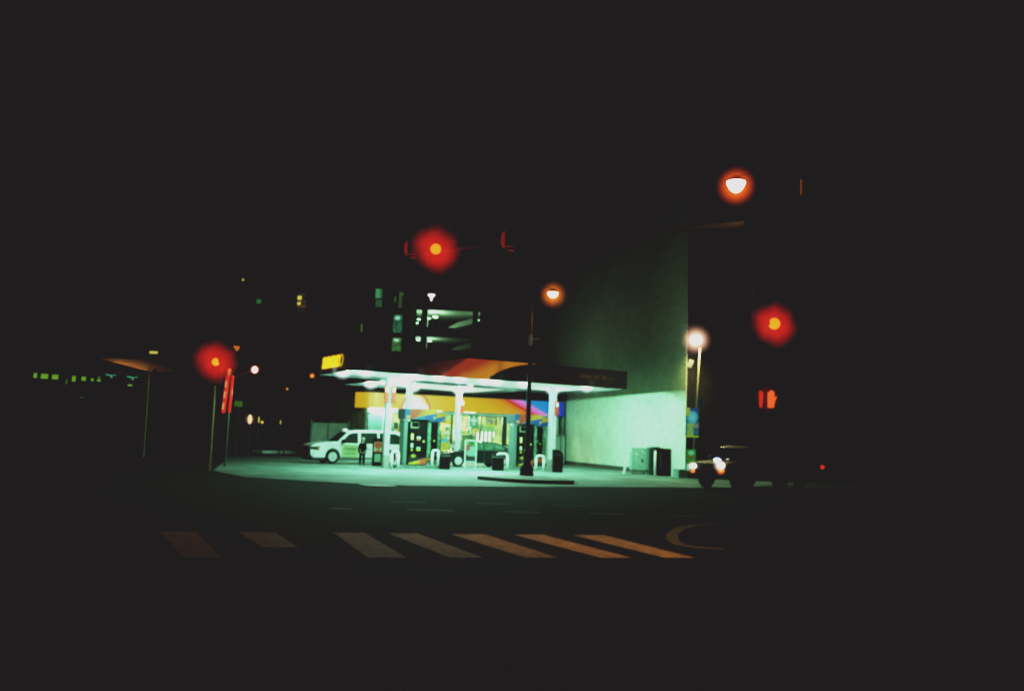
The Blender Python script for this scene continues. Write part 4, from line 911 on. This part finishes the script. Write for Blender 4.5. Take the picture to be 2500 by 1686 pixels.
def signbox(t, x0, x1, y0, y1, Y, colf, nm, off=-.12, nu=14, nv=24, es=.8):
    a = gy(x0, (y0+y1)/2, Y); b2 = gy(x1, (y0+y1)/2, Y); zt = gy((x0+x1)/2, y0, Y).z; zb = gy((x0+x1)/2, y1, Y).z
    mb = MB(); mb.box(((a.x+b2.x)/2, Y+.04, (zt+zb)/2), (b2.x-a.x, .06, zt-zb)); o = part(nm, mb, M_dark, t)
    art('print', lambda u, v: Vector((a.x+(b2.x-a.x)*u, Y-.0, zb+(zt-zb)*v)), nu, nv, lambda p, u, v: colf(u, v), paint_mat('sign_art%d' % int(es*100), es), o)  # light on the sign print added as emission
def big_poster(u, v):
    if v < .08: return lin(140,165,45)
    if u < .3 and v > .74: return lin(150,165,70)
    if v > .88: return lin(30,80,120)
    d = math.hypot((u-.5)/.42, (v-.68)/.22)
    if d < 1: return mixc(lin(120,195,190), lin(60,150,165), d)
    if .12 < u < .62 and v < .5: return mixc(lin(140,175,90), lin(90,140,90), .5+.5*math.sin(u*22)*math.sin(v*17))
    if u > .62 and .3 < v < .5: return lin(110,130,120)
    return mixc(lin(35,110,130), lin(30,75,90), .5+.5*math.sin(v*25))
signbox(t, 1674, 1706, 995, 1067, 45.2, big_poster, 'hanging_poster')
signbox(t, 1676, 1699, 1096, 1132, 45.1, lambda u, v: (lin(110,185,140) if math.hypot((u-.5)/.32, (v-.75)/.17) < 1 else (lin(125,80,35) if .45 < v < .53 else lin(40,125,45))), 'lower_sign')
signbox(t, 1675, 1699, 1132, 1149, 45.12, lambda u, v: lin(120,190,160) if v > .1 else lin(90,150,120), 'lower_panel')
signbox(t, 1704, 1719, 972, 993, 45.3, lambda u, v: lin(30,60,72) if math.hypot((u-.5)*2, (v-.5)*2) > .55 else lin(25,40,60), 'square_sign', es=.5)

# ------------------------------------------------------------------ traffic signals
M_redhalo = ('red_haze', (.62,.030,.018), 1.1, 1.5, .48)
M_redcore = emis('signal_lens_lit', lin(232,165,28), 1.0)
M_off = mat('signal_lens_dark', (.003,.003,.003), .8, spec=.05)
M_sig = mat('signal_black', (.006,.005,.005), .9, spec=.05)
def signal_head(parent, p, facing, lens_r=.14, lit=True, visor=True, lens_pos=0):
    """vertical three-lens head; p is the centre of the red lens; facing = rotation about z (0 looks at -y)"""
    RM = Matrix.Translation(p) @ Matrix.Rotation(facing, 4, 'Z')
    s = lens_r/.14
    bm_ = MB(); bm_.box((0,.12*s,-.34*s), (.36*s,.22*s,1.04*s)); bm_.bm.transform(RM); hd_ = part('signal_head', bm_, M_sig, parent, bevel=.02)
    for k in range(3):
        mb = MB(); mb.cyl((0,-.02,-.34*s*k), (0,.012,-.34*s*k), lens_r, n=28); mb.bm.transform(RM)
        part('lens', mb, M_redcore if (k == 0 and lit) else M_off, hd_)
        if visor:
            mb = MB(); n = 14; pts = []
            for i in range(n+1):
                a0 = R_(-20+220*i/n); pts.append((math.cos(a0)*(lens_r+.015), math.sin(a0)*(lens_r+.015)-.34*s*k))
            for (xa, za), (xb, zb) in zip(pts, pts[1:]): mb.poly([(xa,0,za),(xb,0,zb),(xb,-.2*s,zb),(xa,-.2*s,za)])
            mb.bm.transform(RM); part('visor', mb, mat('visor_black', (.006,.004,.004), .9, spec=.05), hd_)
    return hd_
# mast arm pole at the right
Yp = 15.0
pb = gy(1951,1200,Yp); pb.z = .0
t = thing('signal_mast', 'tall signal mast with long arm over the road carrying signal heads and a lamp', 'traffic light', (pb.x, pb.y, 0))
tpz = gy(1944,440,Yp).z
M_mast = mat('mast_grey', (.0025,.0025,.002), .9, spec=.02)
mb = MB(); mb.cyl((pb.x,Yp,0),(pb.x,Yp,tpz), .085, .05, n=16); pole = part('pole', mb, M_mast, t, smooth=True)
mb = MB(); mb.cyl((pb.x,Yp,0),(pb.x,Yp,.25), .16, .1, n=16); part('base', mb, M_mast, t, smooth=True)
a0 = gy(1948,534,Yp); a1 = gy(985,622,24.5); a1.z = gy(985,620,24.5).z
f_ = min(range(200), key=lambda i: abs(pj(a0.lerp(a1, i/200))[0]-1822))/200; am = a0.lerp(a1, f_)
mb = MB(); mb.cyl(a0, am, .066, .062, n=12); part('arm_shaded_end', mb, mat('mast_grey'), t, smooth=True)  # one arm split: unlit end painted dark, lit stretch pale
mb = MB(); mb.cyl(am, a1, .055, .03, n=12); part('mast_arm', mb, mat('arm_lit_grey', (.45,.42,.3), .6), t, smooth=True)
b0 = Vector((pb.x,Yp,gy(1948,598,Yp).z)); 
d_ = (a1-a0); mb = MB(); mb.cyl(b0, gy(1885,618,Yp+1.0), .016, n=8); part('brace', mb, M_mast, t)
# orange street lamp on the same mast
lw = gy(1797,452,Yp-.2)
mb = MB(); mb.tube([(pb.x,Yp,tpz-.35),(pb.x-.4,Yp-.05,tpz-.05),(lw.x+.25,Yp-.2,lw.z+.2),(lw.x,Yp-.2,lw.z+.14)], .02); part('lamp_arm', mb, mat('arm_soot', (.006,.006,.006), .7), t)
mb = MB(); mb.cyl((pb.x,Yp-.055,tpz-.26),(pb.x,Yp-.055,tpz), .014, .016, n=8); part('pole_light_streak', mb, mat('streak_pale', (.3,.2,.05), .5, emit=lin(170,105,35), es=.45), t)  # lamp light on the mast top painted as a glowing strip
mb = MB(); mb.lathe([(.04,.16),(.08,.13),(.17,.06),(.17,.05),(.05,.06)], tuple(lw), 22); part('lamp_shade', mb, M_dark, t, smooth=True)
mb = MB(); mb.lathe([(.145,.052),(.14,.02),(.105,-.05),(.06,-.1),(.02,-.12)], tuple(lw), 22); part('lamp_globe', mb, emis('sodium_near', (1,.85,.62), 10), t, smooth=True)
lamp(t, 'bulb_light', lw-Vector((0,0,.16)), 900, (1,.40,.08), .05, 'SPOT', 88).rotation_euler = (R_(16), R_(2), 0)
halo(t, lw-Vector((0,0,.02)), .38, ('sodium_haze_near', (1,.17,.025), 2.0, 2.2, 0))
# heads on the arm
def on_arm(x):
    best = None
    for i in range(400):
        p_ = a0.lerp(a1, i/400); 
        if best is None or abs(pj(p_)[0]-x) < abs(pj(best)[0]-x): best = p_
    return best
pc = on_arm(1064); p1 = gy(1064,608,pc.y-.2)
h1 = signal_head(t, p1, 0, .133)
halo(h1, p1-p1.normalized()*.45, 68*pc.y/FOC, M_redhalo)
lamp(h1, 'red_light', p1-Vector((0,.5,.1)), 420, (1,.06,.03), .1, 'SPOT', 100).rotation_euler = (R_(-52), 0, R_(-22))
for x, y in ((1236,588), (997,607)):
    pc2 = on_arm(x); p2 = gy(x, y, pc2.y-.15)
    signal_head(t, p2, R_(62), .133, lit=False)
M_rv = emis('visor_lit', lin(140,30,24), .8)  # red lamp light on the visors painted as a glow
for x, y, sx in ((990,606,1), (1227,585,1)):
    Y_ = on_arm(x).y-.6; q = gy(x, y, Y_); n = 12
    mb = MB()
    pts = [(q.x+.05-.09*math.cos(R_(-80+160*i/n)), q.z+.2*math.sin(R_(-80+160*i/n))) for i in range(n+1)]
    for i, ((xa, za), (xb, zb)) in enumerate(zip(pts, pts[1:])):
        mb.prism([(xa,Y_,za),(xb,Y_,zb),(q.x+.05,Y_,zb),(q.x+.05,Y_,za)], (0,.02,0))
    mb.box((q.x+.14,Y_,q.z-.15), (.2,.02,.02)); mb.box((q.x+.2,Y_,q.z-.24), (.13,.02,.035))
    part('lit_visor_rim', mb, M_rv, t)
# pole with the right signal and the walk sign
qb = gy(1833,1200,Yp+.4); Y2 = Yp+.4
t = thing('signal_post', 'slim signal post with a red lamp and a raised hand walk signal at the right', 'traffic light', (qb.x, Y2, 0))
mb = MB(); mb.cyl((qb.x,Y2,0),(qb.x,Y2,gy(1833,700,Y2).z), .035, .03, n=12); part('pole', mb, mat('post_green', (.0025,.004,.0025), .9, spec=.02), t, smooth=True)
p3 = gy(1890,790,Y2-.2); h3 = signal_head(t, p3, 0, .094)
halo(h3, p3-p3.normalized()*.26, 62*Y2/FOC, M_redhalo)
lamp(h3, 'red_light', p3-Vector((0,.3,.05)), 5, (1,.06,.03), .06)
for z_ in (p3.z+.12, p3.z-.45):
    mb = MB(); mb.tube([(qb.x,Y2,z_),(p3.x,Y2-.1,z_)], .012); part('bracket', mb, mat('post_green'), t)
# walk signal
hx0, hx1 = gy(1843,973,Y2-.2), gy(1893,973,Y2-.2); zc_ = (hx0.z+hx1.z)/2
mb = MB(); mb.box(((hx0.x+hx1.x)/2,Y2-.02,zc_), (hx1.x-hx0.x+.04,.2,.36)); ws = part('walk_signal', mb, M_sig, t, bevel=.02)
mb = MB(); mb.prism([(gy(1849,950,Y2).x,Y2-.14,zc_-.135),(gy(1856,950,Y2).x,Y2-.14,zc_-.145),(gy(1858,950,Y2).x,Y2-.14,zc_+.10),(gy(1852,950,Y2).x,Y2-.14,zc_+.14),(gy(1848,950,Y2).x,Y2-.14,zc_+.12)], (0,.012,0)); part('lit_bar', mb, emis('bar_red', lin(190,48,32), 1), ws)
cx = gy(1877,973,Y2).x
mb = MB(); mb.prism([(cx-.055,Y2-.14,zc_-.14),(cx+.045,Y2-.14,zc_-.14),(cx+.06,Y2-.14,zc_-.04),(cx+.09,Y2-.14,zc_+.03),(cx+.085,Y2-.14,zc_+.05),(cx+.06,Y2-.14,zc_+.02),(cx+.05,Y2-.14,zc_+.1),(cx-.055,Y2-.14,zc_+.1)], (0,.012,0))
for k in range(4): mb.prism([(cx-.053+k*.027,Y2-.14,zc_+.09),(cx-.030+k*.027,Y2-.14,zc_+.09),(cx-.032+k*.027,Y2-.14,zc_+(.115,.14,.145,.13)[k]),(cx-.051+k*.027,Y2-.14,zc_+(.115,.14,.145,.13)[k])], (0,.012,0))
part('raised_hand', mb, emis('hand_orange', lin(235,110,55), 1), ws)
halo(ws, ((hx0.x+hx1.x)/2+.04, Y2-.1, zc_), .26, ('hand_haze', (.6,.03,.015), .5, 1.5, 0))
# second signal at the left
YL = 38.0
qb = gy(514,1113,YL); qt = gy(527,905,YL); t = thing('signal_post', 'thin pale signal post with glowing red lamp at the far left of the forecourt', 'traffic light', (qb.x, YL, 0))
qx = (qb.x+qt.x)/2
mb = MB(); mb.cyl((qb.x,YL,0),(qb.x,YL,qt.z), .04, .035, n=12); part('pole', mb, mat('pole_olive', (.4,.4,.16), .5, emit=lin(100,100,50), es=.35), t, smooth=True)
p2 = gy(527,883,YL-.2); h2 = signal_head(t, p2, 0, .155)
halo(h2, p2-p2.normalized()*.55, 59*YL/FOC, M_redhalo)
lamp(h2, 'red_light', p2-Vector((0,.4,.05)), 25, (1,.06,.03), .1)
# blade sign pole
YB = 42.0
bb = gy(549,1130,YB); t = thing('blade_sign_post', 'tall post with two slim red lit vertical strips and a lamp arm', 'sign post', (bb.x, YB, 0))
tp = gy(560,905,YB)
mb = MB(); mb.cyl((bb.x,YB,0),(bb.x+.05,YB,tp.z), .05, .045, n=12); part('pole', mb, mat('post_dim', (.1,.14,.1), .6), t, smooth=True)
M_rs = emis('strip_red', lin(205,55,38), .95); M_rs2 = emis('strip_mark', lin(235,150,110), .95)
for (xa, xb_, w_) in ((556.5,545.5,.085), (568.5,560,.06)):
    pa, pb_ = gy(xa,919,YB-.12), gy(xb_,1004,YB-.12)
    o = None; mb = MB(); mb.cyl(pb_, pa, w_, n=14); mb.ball(pa, w_, 12, 8); mb.ball(pb_, w_, 12, 8); o = part('lit_strip', mb, M_rs, t, smooth=True)
    if w_ > .07:
        mb = MB()
        for f0, f1 in ((.12,.32),(.42,.62),(.75,.95)):
            pA, pB = pa.lerp(pb_, f0), pa.lerp(pb_, f1); mb.cyl(pA-Vector((.02,.06,0)), pB-Vector((.02,.06,0)), .045, n=8)
        part('pale_mark', mb, M_rs2, o)
mb = MB(); mb.box((tp.x,YB,tp.z-.05), (.12,.12,.3)); part('top_fitting', mb, emis('fit_or', lin(215,120,60), .9), t, bevel=.02)
q = gy(577,850,YB); 
mb = MB(); mb.prism([(q.x-.16,YB,q.z+.12),(q.x+.13,YB,q.z+.1),(q.x+.12,YB,q.z-.0),(q.x+.02,YB,q.z-.14)], (0,.05,0)); part('orange_shade', mb, emis('tri_or', lin(215,125,50), .8), t)
mb = MB(); mb.tube([(tp.x,YB,tp.z),(q.x+.02,YB,q.z-.1)], .012); part('bracket', mb, M_dark, t)
lw = gy(622,902,YB); st_ = gy(572,920,YB)
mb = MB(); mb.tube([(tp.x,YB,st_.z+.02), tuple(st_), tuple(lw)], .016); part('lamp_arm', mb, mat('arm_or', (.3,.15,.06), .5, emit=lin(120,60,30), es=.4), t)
mb = MB(); mb.ball(lw, .12, 16, 10, (1,1,1.15)); part('lamp_globe', mb, emis('pink_core', (1,.88,.86), 3), t, smooth=True)
halo(t, lw, .26, ('pink_haze', (1,.2,.12), 1.6, 1.6, 0))

# ------------------------------------------------------------------ parking garage with lit decks
YG = 110.0
def GY(x, y, Y=YG): return gy(x, y, Y)
gx = lambda x: GY(x, 800).x
zt_ = lambda y, x=1090: GY(x, y).z
g = thing('parking_garage', 'open parking garage with two lit decks rising above the canopy', 'parking garage', (gx(1090), YG, 0))
M_gc = mat('garage_concrete', (.2,.22,.19), .85, var=.2, scale=.4); M_gd = mat('garage_face', (.025,.025,.025), .9)
x0, x1 = gx(1000), gx(1176); D_ = 22
mb = MB()
for zb, zt2 in ((0, zt_(853)), (zt_(822), zt_(800)), (zt_(757), zt_(738))): mb.box(((x0+x1)/2, YG+.2, (zb+zt2)/2), (x1-x0, .4, zt2-zb))
part('parapet', mb, M_gd, g)
for k, (xa, xb_) in enumerate(((1000,1009), (1028,1042), (1153,1165), (1171,1176))):
    mb = MB(); mb.box(((gx(xa)+gx(xb_))/2, YG+.6, zt_(738)/2), (gx(xb_)-gx(xa), 1.1, zt_(738)-.4)); part('pier', mb, M_gd, g)
for z_ in (zt_(757)+.15, zt_(822)+.1, zt_(853)-.7):
    mb = MB(); mb.box(((x0+x1)/2, YG+D_/2+.5, z_), (x1-x0-.1, D_, .25)); part('deck', mb, M_gc, g)
mb = MB(); mb.box(((x0+x1)/2, YG+D_, zt_(738)/2), (x1-x0, .3, zt_(738)-.6)); part('rear_wall', mb, M_gd, g)
for xx in (x0+.1, x1-.1):
    mb = MB(); mb.box((xx, YG+D_/2, zt_(738)/2), (.2, D_-2, zt_(738)-.7)); part('added_end_wall', mb, M_gd, g)  # side walls added to keep deck light off the stair tower
for k, (ya, yb_) in enumerate(((770,800),(832,853))):
    zA, zB = zt_(ya+6), zt_(yb_-16)
    mb = MB(); mb.prism([(gx(1065),YG+6,zA-1.0),(gx(1152),YG+6,zA+.2),(gx(1152),YG+6,zA+.9),(gx(1110),YG+6,zA+.25)], (0,9,0)); part('ramp', mb, M_gc, g)
GG = (.55,1,.6)
for (x, y, e, r) in ((1063,773,260,.3), (1046,777,90,.2), (1022,779,60,.2), (1018,788,30,.15), (1049,832,120,.22), (1021,830,60,.2), (1168,781,40,.15)):
    p = gy(x, y, YG+3.0); mb = MB(); mb.ball(p, r*.8, 12, 8, (1.5,1,.5)); o = part('deck_lamp', mb, emis('deck_core', (.6,.9,.65), 1.0), g, smooth=True)
    lamp(g, 'deck_light', p-Vector((0,.4,.5)), e*2.2, GG, .3)
# lamp on the garage roof
p = gy(1053,722,YG); t = thing('roof_lamp', 'white bell shaped lamp on a post above the garage roof', 'lamp', (p.x, YG+.2, zt_(738)))
z0 = zt_(738); mb = MB(); mb.cyl((0,0,0), (0,0,p.z-z0-.6), .07); part('post', mb, M_dark, t, local=True)
mb = MB(); mb.lathe([(.44,.22),(.42,.05),(.16,-.2),(.1,-.55),(.04,-.65)], (0,0,p.z-z0), 20); part('lamp_head', mb, emis('bell', (1,.97,.9), 1.4), t, smooth=True, local=True)
# stair tower
YS = 100.0
t = thing('stair_tower', 'dark stair tower with green lit windows left of the parking garage', 'building', (gy(950,900,YS).x, YS, 0))
xa, xb_ = gy(870,800,YS).x, gy(997,800,YS).x; zt3 = gy(930,690,YS).z
mb = MB(); mb.box(((xa+xb_)/2, YS+4, zt3/2), (xb_-xa, 7.9, zt3)); part('tower_wall', mb, mat('tower_darkened', (.004,.004,.004), .95, spec=.03), t)  # wall colour darkened nearly to black to hide deck light falling on it
def wcol(seed, base, hi):
    r = random.Random(seed); g_ = [[r.random() for _ in range(6)] for _ in range(8)]
    def f(u, v):
        x = g_[min(7, int(v*8))][min(5, int(u*6))]; c = mixc(tuple(k*.35 for k in base), base, x)
        return hi if (v > .72 and abs(u-.45) < .22 and v < .9) else c
    return f
def towerwin(t, x0, x1, y0, y1, Y, colf, es=1.0):
    a = gy(x0, (y0+y1)/2, Y); b2 = gy(x1, (y0+y1)/2, Y); zt = gy((x0+x1)/2, y0, Y).z; zb = gy((x0+x1)/2, y1, Y).z
    mb = MB(); mb.box(((a.x+b2.x)/2, Y-.02, (zt+zb)/2), (b2.x-a.x+.1, .08, zt-zb+.1)); o = part('window', mb, M_dark, t)
    art('pane', lambda u, v: Vector((a.x+(b2.x-a.x)*u, Y-.07, zb+(zt-zb)*v)), 12, 16, lambda p, u, v: colf(u, v), paint_mat('pane_art', es), o)
towerwin(t, 960, 982, 768, 812, YS, wcol(1, lin(60,125,95), lin(150,215,185)))
towerwin(t, 957, 980, 824, 857, YS, wcol(2, lin(80,130,75), lin(170,220,180)))
towerwin(t, 917, 935, 705, 728, YS, lambda u, v: mixc(lin(75,140,100), lin(48,85,60), (u-.5)*3))
towerwin(t, 917, 933, 731, 750, YS, lambda u, v: lin(50,92,60))
towerwin(t, 974, 986, 712, 752, YS, lambda u, v: lin(95,120,60) if (.55 < u < .85 and .78 < v < .9) else mixc(lin(60,92,50), lin(36,36,33), (u-.4)*3))
towerwin(t, 964, 967, 724, 737, YS, lambda u, v: lin(90,120,55))
towerwin(t, 881, 885, 790, 810, YS, lambda u, v: lin(85,120,60))
towerwin(t, 873, 875, 792, 810, YS, lambda u, v: lin(40,60,38))

# distant tower with few lit windows
YT = 140.0
t = thing('distant_tower', 'dark distant tower with a few yellow and green lit windows', 'building', (gy(680,900,YT).x, YT, 0))
xa, xb_ = gy(575,800,YT).x, gy(775,800,YT).x; zt3 = gy(680,640,YT).z
mb = MB(); mb.box(((xa+xb_)/2, YT+5, zt3/2), (xb_-xa, 9.9, zt3)); part('tower_wall', mb, M_gd, t)
def yw(u, v):
    if u < .42 and (.66 < v < .82): return lin(215,205,100)
    if u < .34 and (.42 < v < .56): return lin(215,205,100)
    if v > .92: return lin(50,62,36)
    if .3 < v < .4 or .5 < v < .58: return lin(92,66,36)
    return lin(40,38,32)
towerwin(t, 726, 748, 715, 764, YT, yw)
towerwin(t, 624, 642, 727, 742, YT, lambda u, v: mixc(lin(60,140,75), lin(34,40,34), math.hypot((u-.45)*1.6, (v-.4)*1.3)*1.4))
towerwin(t, 591, 596, 680, 686, YT, lambda u, v: lin(170,175,70))

# ------------------------------------------------------------------ long building at the left with lit windows
YL2 = 62.0
t = thing('long_low_building', 'dark long building at the far left with a row of green lit windows', 'building', (gy(180,950,YL2).x, YL2, 0))
xa, xb_ = gy(-60,920,YL2).x, gy(256,920,YL2).x; zt3 = gy(150,880,YL2).z
mb = MB(); mb.box(((xa+xb_)/2, YL2+4, zt3/2), (xb_-xa, 7.9, zt3)); part('wall', mb, M_gd, t)
gw = lin(118,165,52)
for (x0, x1, y0, y1) in ((83,92,910,922), (101,119,912,924), (128,144,914,925.5), (177,186,917,931), (200,211,919,929), (223,230,923,930), (238,247,925,931), (239,247,920,922), (196,206,968,971), (161,166,925,938), (196,199,997,1004)):
    k_ = .95 if y1 < 932 else .35
    towerwin(t, x0, x1, y0, y1, YL2, lambda u, v, k_=k_: tuple(c*k_*(1-.25*v) for c in gw))
# elevated roof lit from below by a sodium lamp
YR = 52.0
t = thing('elevated_roof', 'slanting roof edge lit dull orange from below above teal strip lamps', 'roof', (gy(310,960,YR).x, YR, 0))
pA, pB = gy(215,862,YR-4), gy(415,925,YR+8); zr = pA.z
q0, q1 = gy(230,872,46), gy(410,918,60); zr0, zr1 = q0.z, q1.z
mb = MB()
dirr = (q1-q0).normalized()
mb.prism([q0, q1, q1+Vector((1.9,.6,.0)), q0+Vector((2.2,.4,-.0))], (0,0,.25)); part('roof_slab', mb, mat('roof_board', (.12,.09,.05), .8, var=.7, scale=1.5), t)
q = q0.lerp(q1, .5)+Vector((1,.2,0)); mb = MB(); mb.cyl((q.x,q.y,0),(q.x,q.y,q.z), .1); part('post', mb, mat('post_soot', (.004,.004,.004), .9), t)
lq = gy(290,903,50.5)
lamp(t, 'sodium_light', lq+Vector((0,0,-.45)), 95, ORG, .2)
lamp(t, 'sodium_light', gy(330,912,54)+Vector((0,0,-.5)), 100, ORG, .2)
mb = MB(); mb.box(lq+Vector((0,0,-.1)), (.3,.12,.06)); part('lamp_housing', mb, M_dark, t)
M_teal = emis('teal_tube', lin(75,165,130), .9)
for k, (x, y) in enumerate(((270,916), (322,921))):
    p = gy(x, y, 56); mb = MB()
    mb.tube([p+Vector((-.3,0,.05)), p+Vector((-.0,0,-.0)), p+Vector((.1,0,-.16))], .035); mb.tube([p+Vector((-.0,0,-.0)), p+Vector((.34,0,.03))], .025); part('strip_lamp', mb, M_teal, t, smooth=True)
for x, y, w_, m_ in ((303,938,.1,'g'), (262,974,.22,'t'), (352,978,.1,'t')):
    p = gy(x, y, 58); tt = thing('parked_car', {303:'far car with one dim yellow glint on its roof at the left', 262:'far dark car with a teal glint along its roof at the left', 352:'far dark car with a small teal glint under the roof'}[x], 'car', (p.x, p.y+.9, 0), R_(175))
    zc2 = p.z
    if zc2 > 2.2:
        part('body', shell([(-2.4,.4),(2.4,.4),(2.5,1.3),(-2.5,1.4)], [(2.4,1.3),(2.0,zc2-.2),(-2.3,zc2-.15),(-2.5,1.3)], 1.3, zc2, 1.9, 1.7), M_suv, tt, bevel=.05, local=True)
    else:
        part('body', shell([(-2.2,.3),(2.2,.3),(2.25,.8),(1.2,.95),(-2.2,1.0)], [(1.0,.93),(.3,zc2-.06),(-1.2,zc2-.05),(-2.0,.97)], .95, zc2, 1.8, 1.5), M_suv, tt, bevel=.04, local=True)
    for sd in (1,-1):
        for x_ in (1.35,-1.35): wheel(tt, x_, sd*.8, .32, sd, hub=True, mrim=M_dark)
    mb = MB(); mb.ball((0,0,zc2), .12, 12, 6, (w_*14,1,.5)); part('roof_glint', mb, emis('glint_'+m_, lin(120,165,80) if m_ == 'g' else lin(85,175,145), .9), tt, smooth=True, local=True)  # roof reflection painted as a small glowing ball
# yellow topped sign post
Yy = 50; p = gy(375,860,Yy); pb_ = gy(364,895,Yy)
t = thing('lit_top_sign', 'thin post with a bright yellow bar on top left of the red signal', 'sign', (pb_.x, Yy, 0))
mb = MB(); mb.box((p.x,Yy,p.z), (gy(385,860,Yy).x-gy(365,860,Yy).x,.06,.14)); part('light_bar', mb, emis('bar_yel', lin(200,190,105), .95), t, bevel=.02)
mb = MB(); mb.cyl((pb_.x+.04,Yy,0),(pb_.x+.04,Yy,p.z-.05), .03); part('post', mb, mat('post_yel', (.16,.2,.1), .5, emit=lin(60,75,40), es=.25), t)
mb = MB(); mb.box((p.x,Yy,gy(375,871,Yy).z), (.36,.03,.03)); part('cross_bar', mb, mat('post_yel'), t)

# scattered small lights between the left signal and the van
def small_light(x, y, Y, w, h, col, label, st=1.0, hal=None, cat='lamp'):
    p = gy(x, y, Y); t = thing('far_lamp', label, cat, (p.x, Y, 0), group='small distant lamps left of the canopy')
    mb = MB(); mb.cyl((0,0,0),(0,0,max(.1,p.z-h)), .05); part('post', mb, M_dark, t, local=True)
    mb = MB(); mb.ball((0,0,p.z), 1, 16, 10, (w,w,h)); part('lamp_head', mb, emis('far_%d_%d' % (x, y), col, st), t, smooth=True, local=True)
    if hal: halo(t, p, hal[0], ('far_haze_%d' % x, hal[1], hal[2], 1.6, 0))
small_light(610,1023,60,.13,.3, lin(240,215,180), 'pale flame shaped lamp low down right of the red strips', 1, (.42, (.8,.35,.12), .5))
small_light(632,1024,62,.06,.22, lin(170,165,75), 'slim yellow lamp right of the flame shaped one')
small_light(640,1030,63,.1,.1, lin(215,175,105), 'small round orange lamp right of the slim yellow one')
small_light(685,1030,64,.05,.16, lin(165,160,70), 'lone slim yellow lamp midway to the van')
small_light(701,949,66,.09,.09, lin(200,150,60), 'small amber lamp in the dark left of the canopy tip', 1)
small_light(762,917,66,.12,.12, lin(225,150,70), 'orange lamp just left of the canopy tip', 1.1, (.26, (.9,.25,.06), 1.2))
p = gy(583,985,58); t = thing('green_sign', 'small dim green board right of the red strips', 'sign', (p.x, 58, 0))
mb = MB(); mb.cyl((0,0,0),(0,0,p.z-.2), .04); part('post', mb, M_dark, t, local=True)
mb = MB(); mb.box((0,-.05,p.z), (.5,.04,.36)); part('board', mb, emis('green_board', lin(66,105,40), .8, .5, 3), t, local=True)

# ------------------------------------------------------------------ world, camera, look
w = bpy.data.worlds.new('World'); S.world = w; w.use_nodes = True
bg = w.node_tree.nodes['Background']; bg.inputs[0].default_value = (.0155,.0125,.0130,1); bg.inputs[1].default_value = .05
cd = bpy.data.cameras.new('camera'); cam = bpy.data.objects.new('camera', cd); C.objects.link(cam)
cd.sensor_width = 36; cd.lens = FOC/2500*36; cd.clip_end = 2000; cd.clip_start = .1
Mx = Matrix(((RT.x, UP.x, -FW.x, 0), (RT.y, UP.y, -FW.y, 0), (RT.z, UP.z, -FW.z, CAMH), (0,0,0,1))); cam.matrix_world = Mx
S.camera = cam
S.view_settings.view_transform = 'Standard'; S.view_settings.look = 'None'; S.view_settings.exposure = 0; S.view_settings.gamma = 1
# print density of the film: black never falls below dark grey, white never passes paper white
vs = S.view_settings; vs.use_curve_mapping = True; cm = vs.curve_mapping
cm.extend = 'HORIZONTAL'
for ch, (b_, wv) in enumerate(((.0140,.79), (.0124,.78), (.0128,.775))):
    c = cm.curves[ch]; c.points[0].location = (0, b_); c.points[1].location = (1, wv)
    c.points.new(.012, b_+.0006); c.points.new(.03, b_+.009); c.points.new(.10, .068+b_*.4); c.points.new(.33, .33); c.points.new(.65, .63)
cm.update()
S.render.engine = 'CYCLES'; S.cycles.use_denoising = True
S.cycles.max_bounces = 6; S.cycles.volume_bounces = 0; S.cycles.sample_clamp_indirect = 4
S.render.filter_size = 1.9
try: S.cycles.pixel_filter_type = 'BLACKMAN_HARRIS'; S.cycles.filter_width = 2.4
except Exception: pass
bpy.context.view_layer.update()
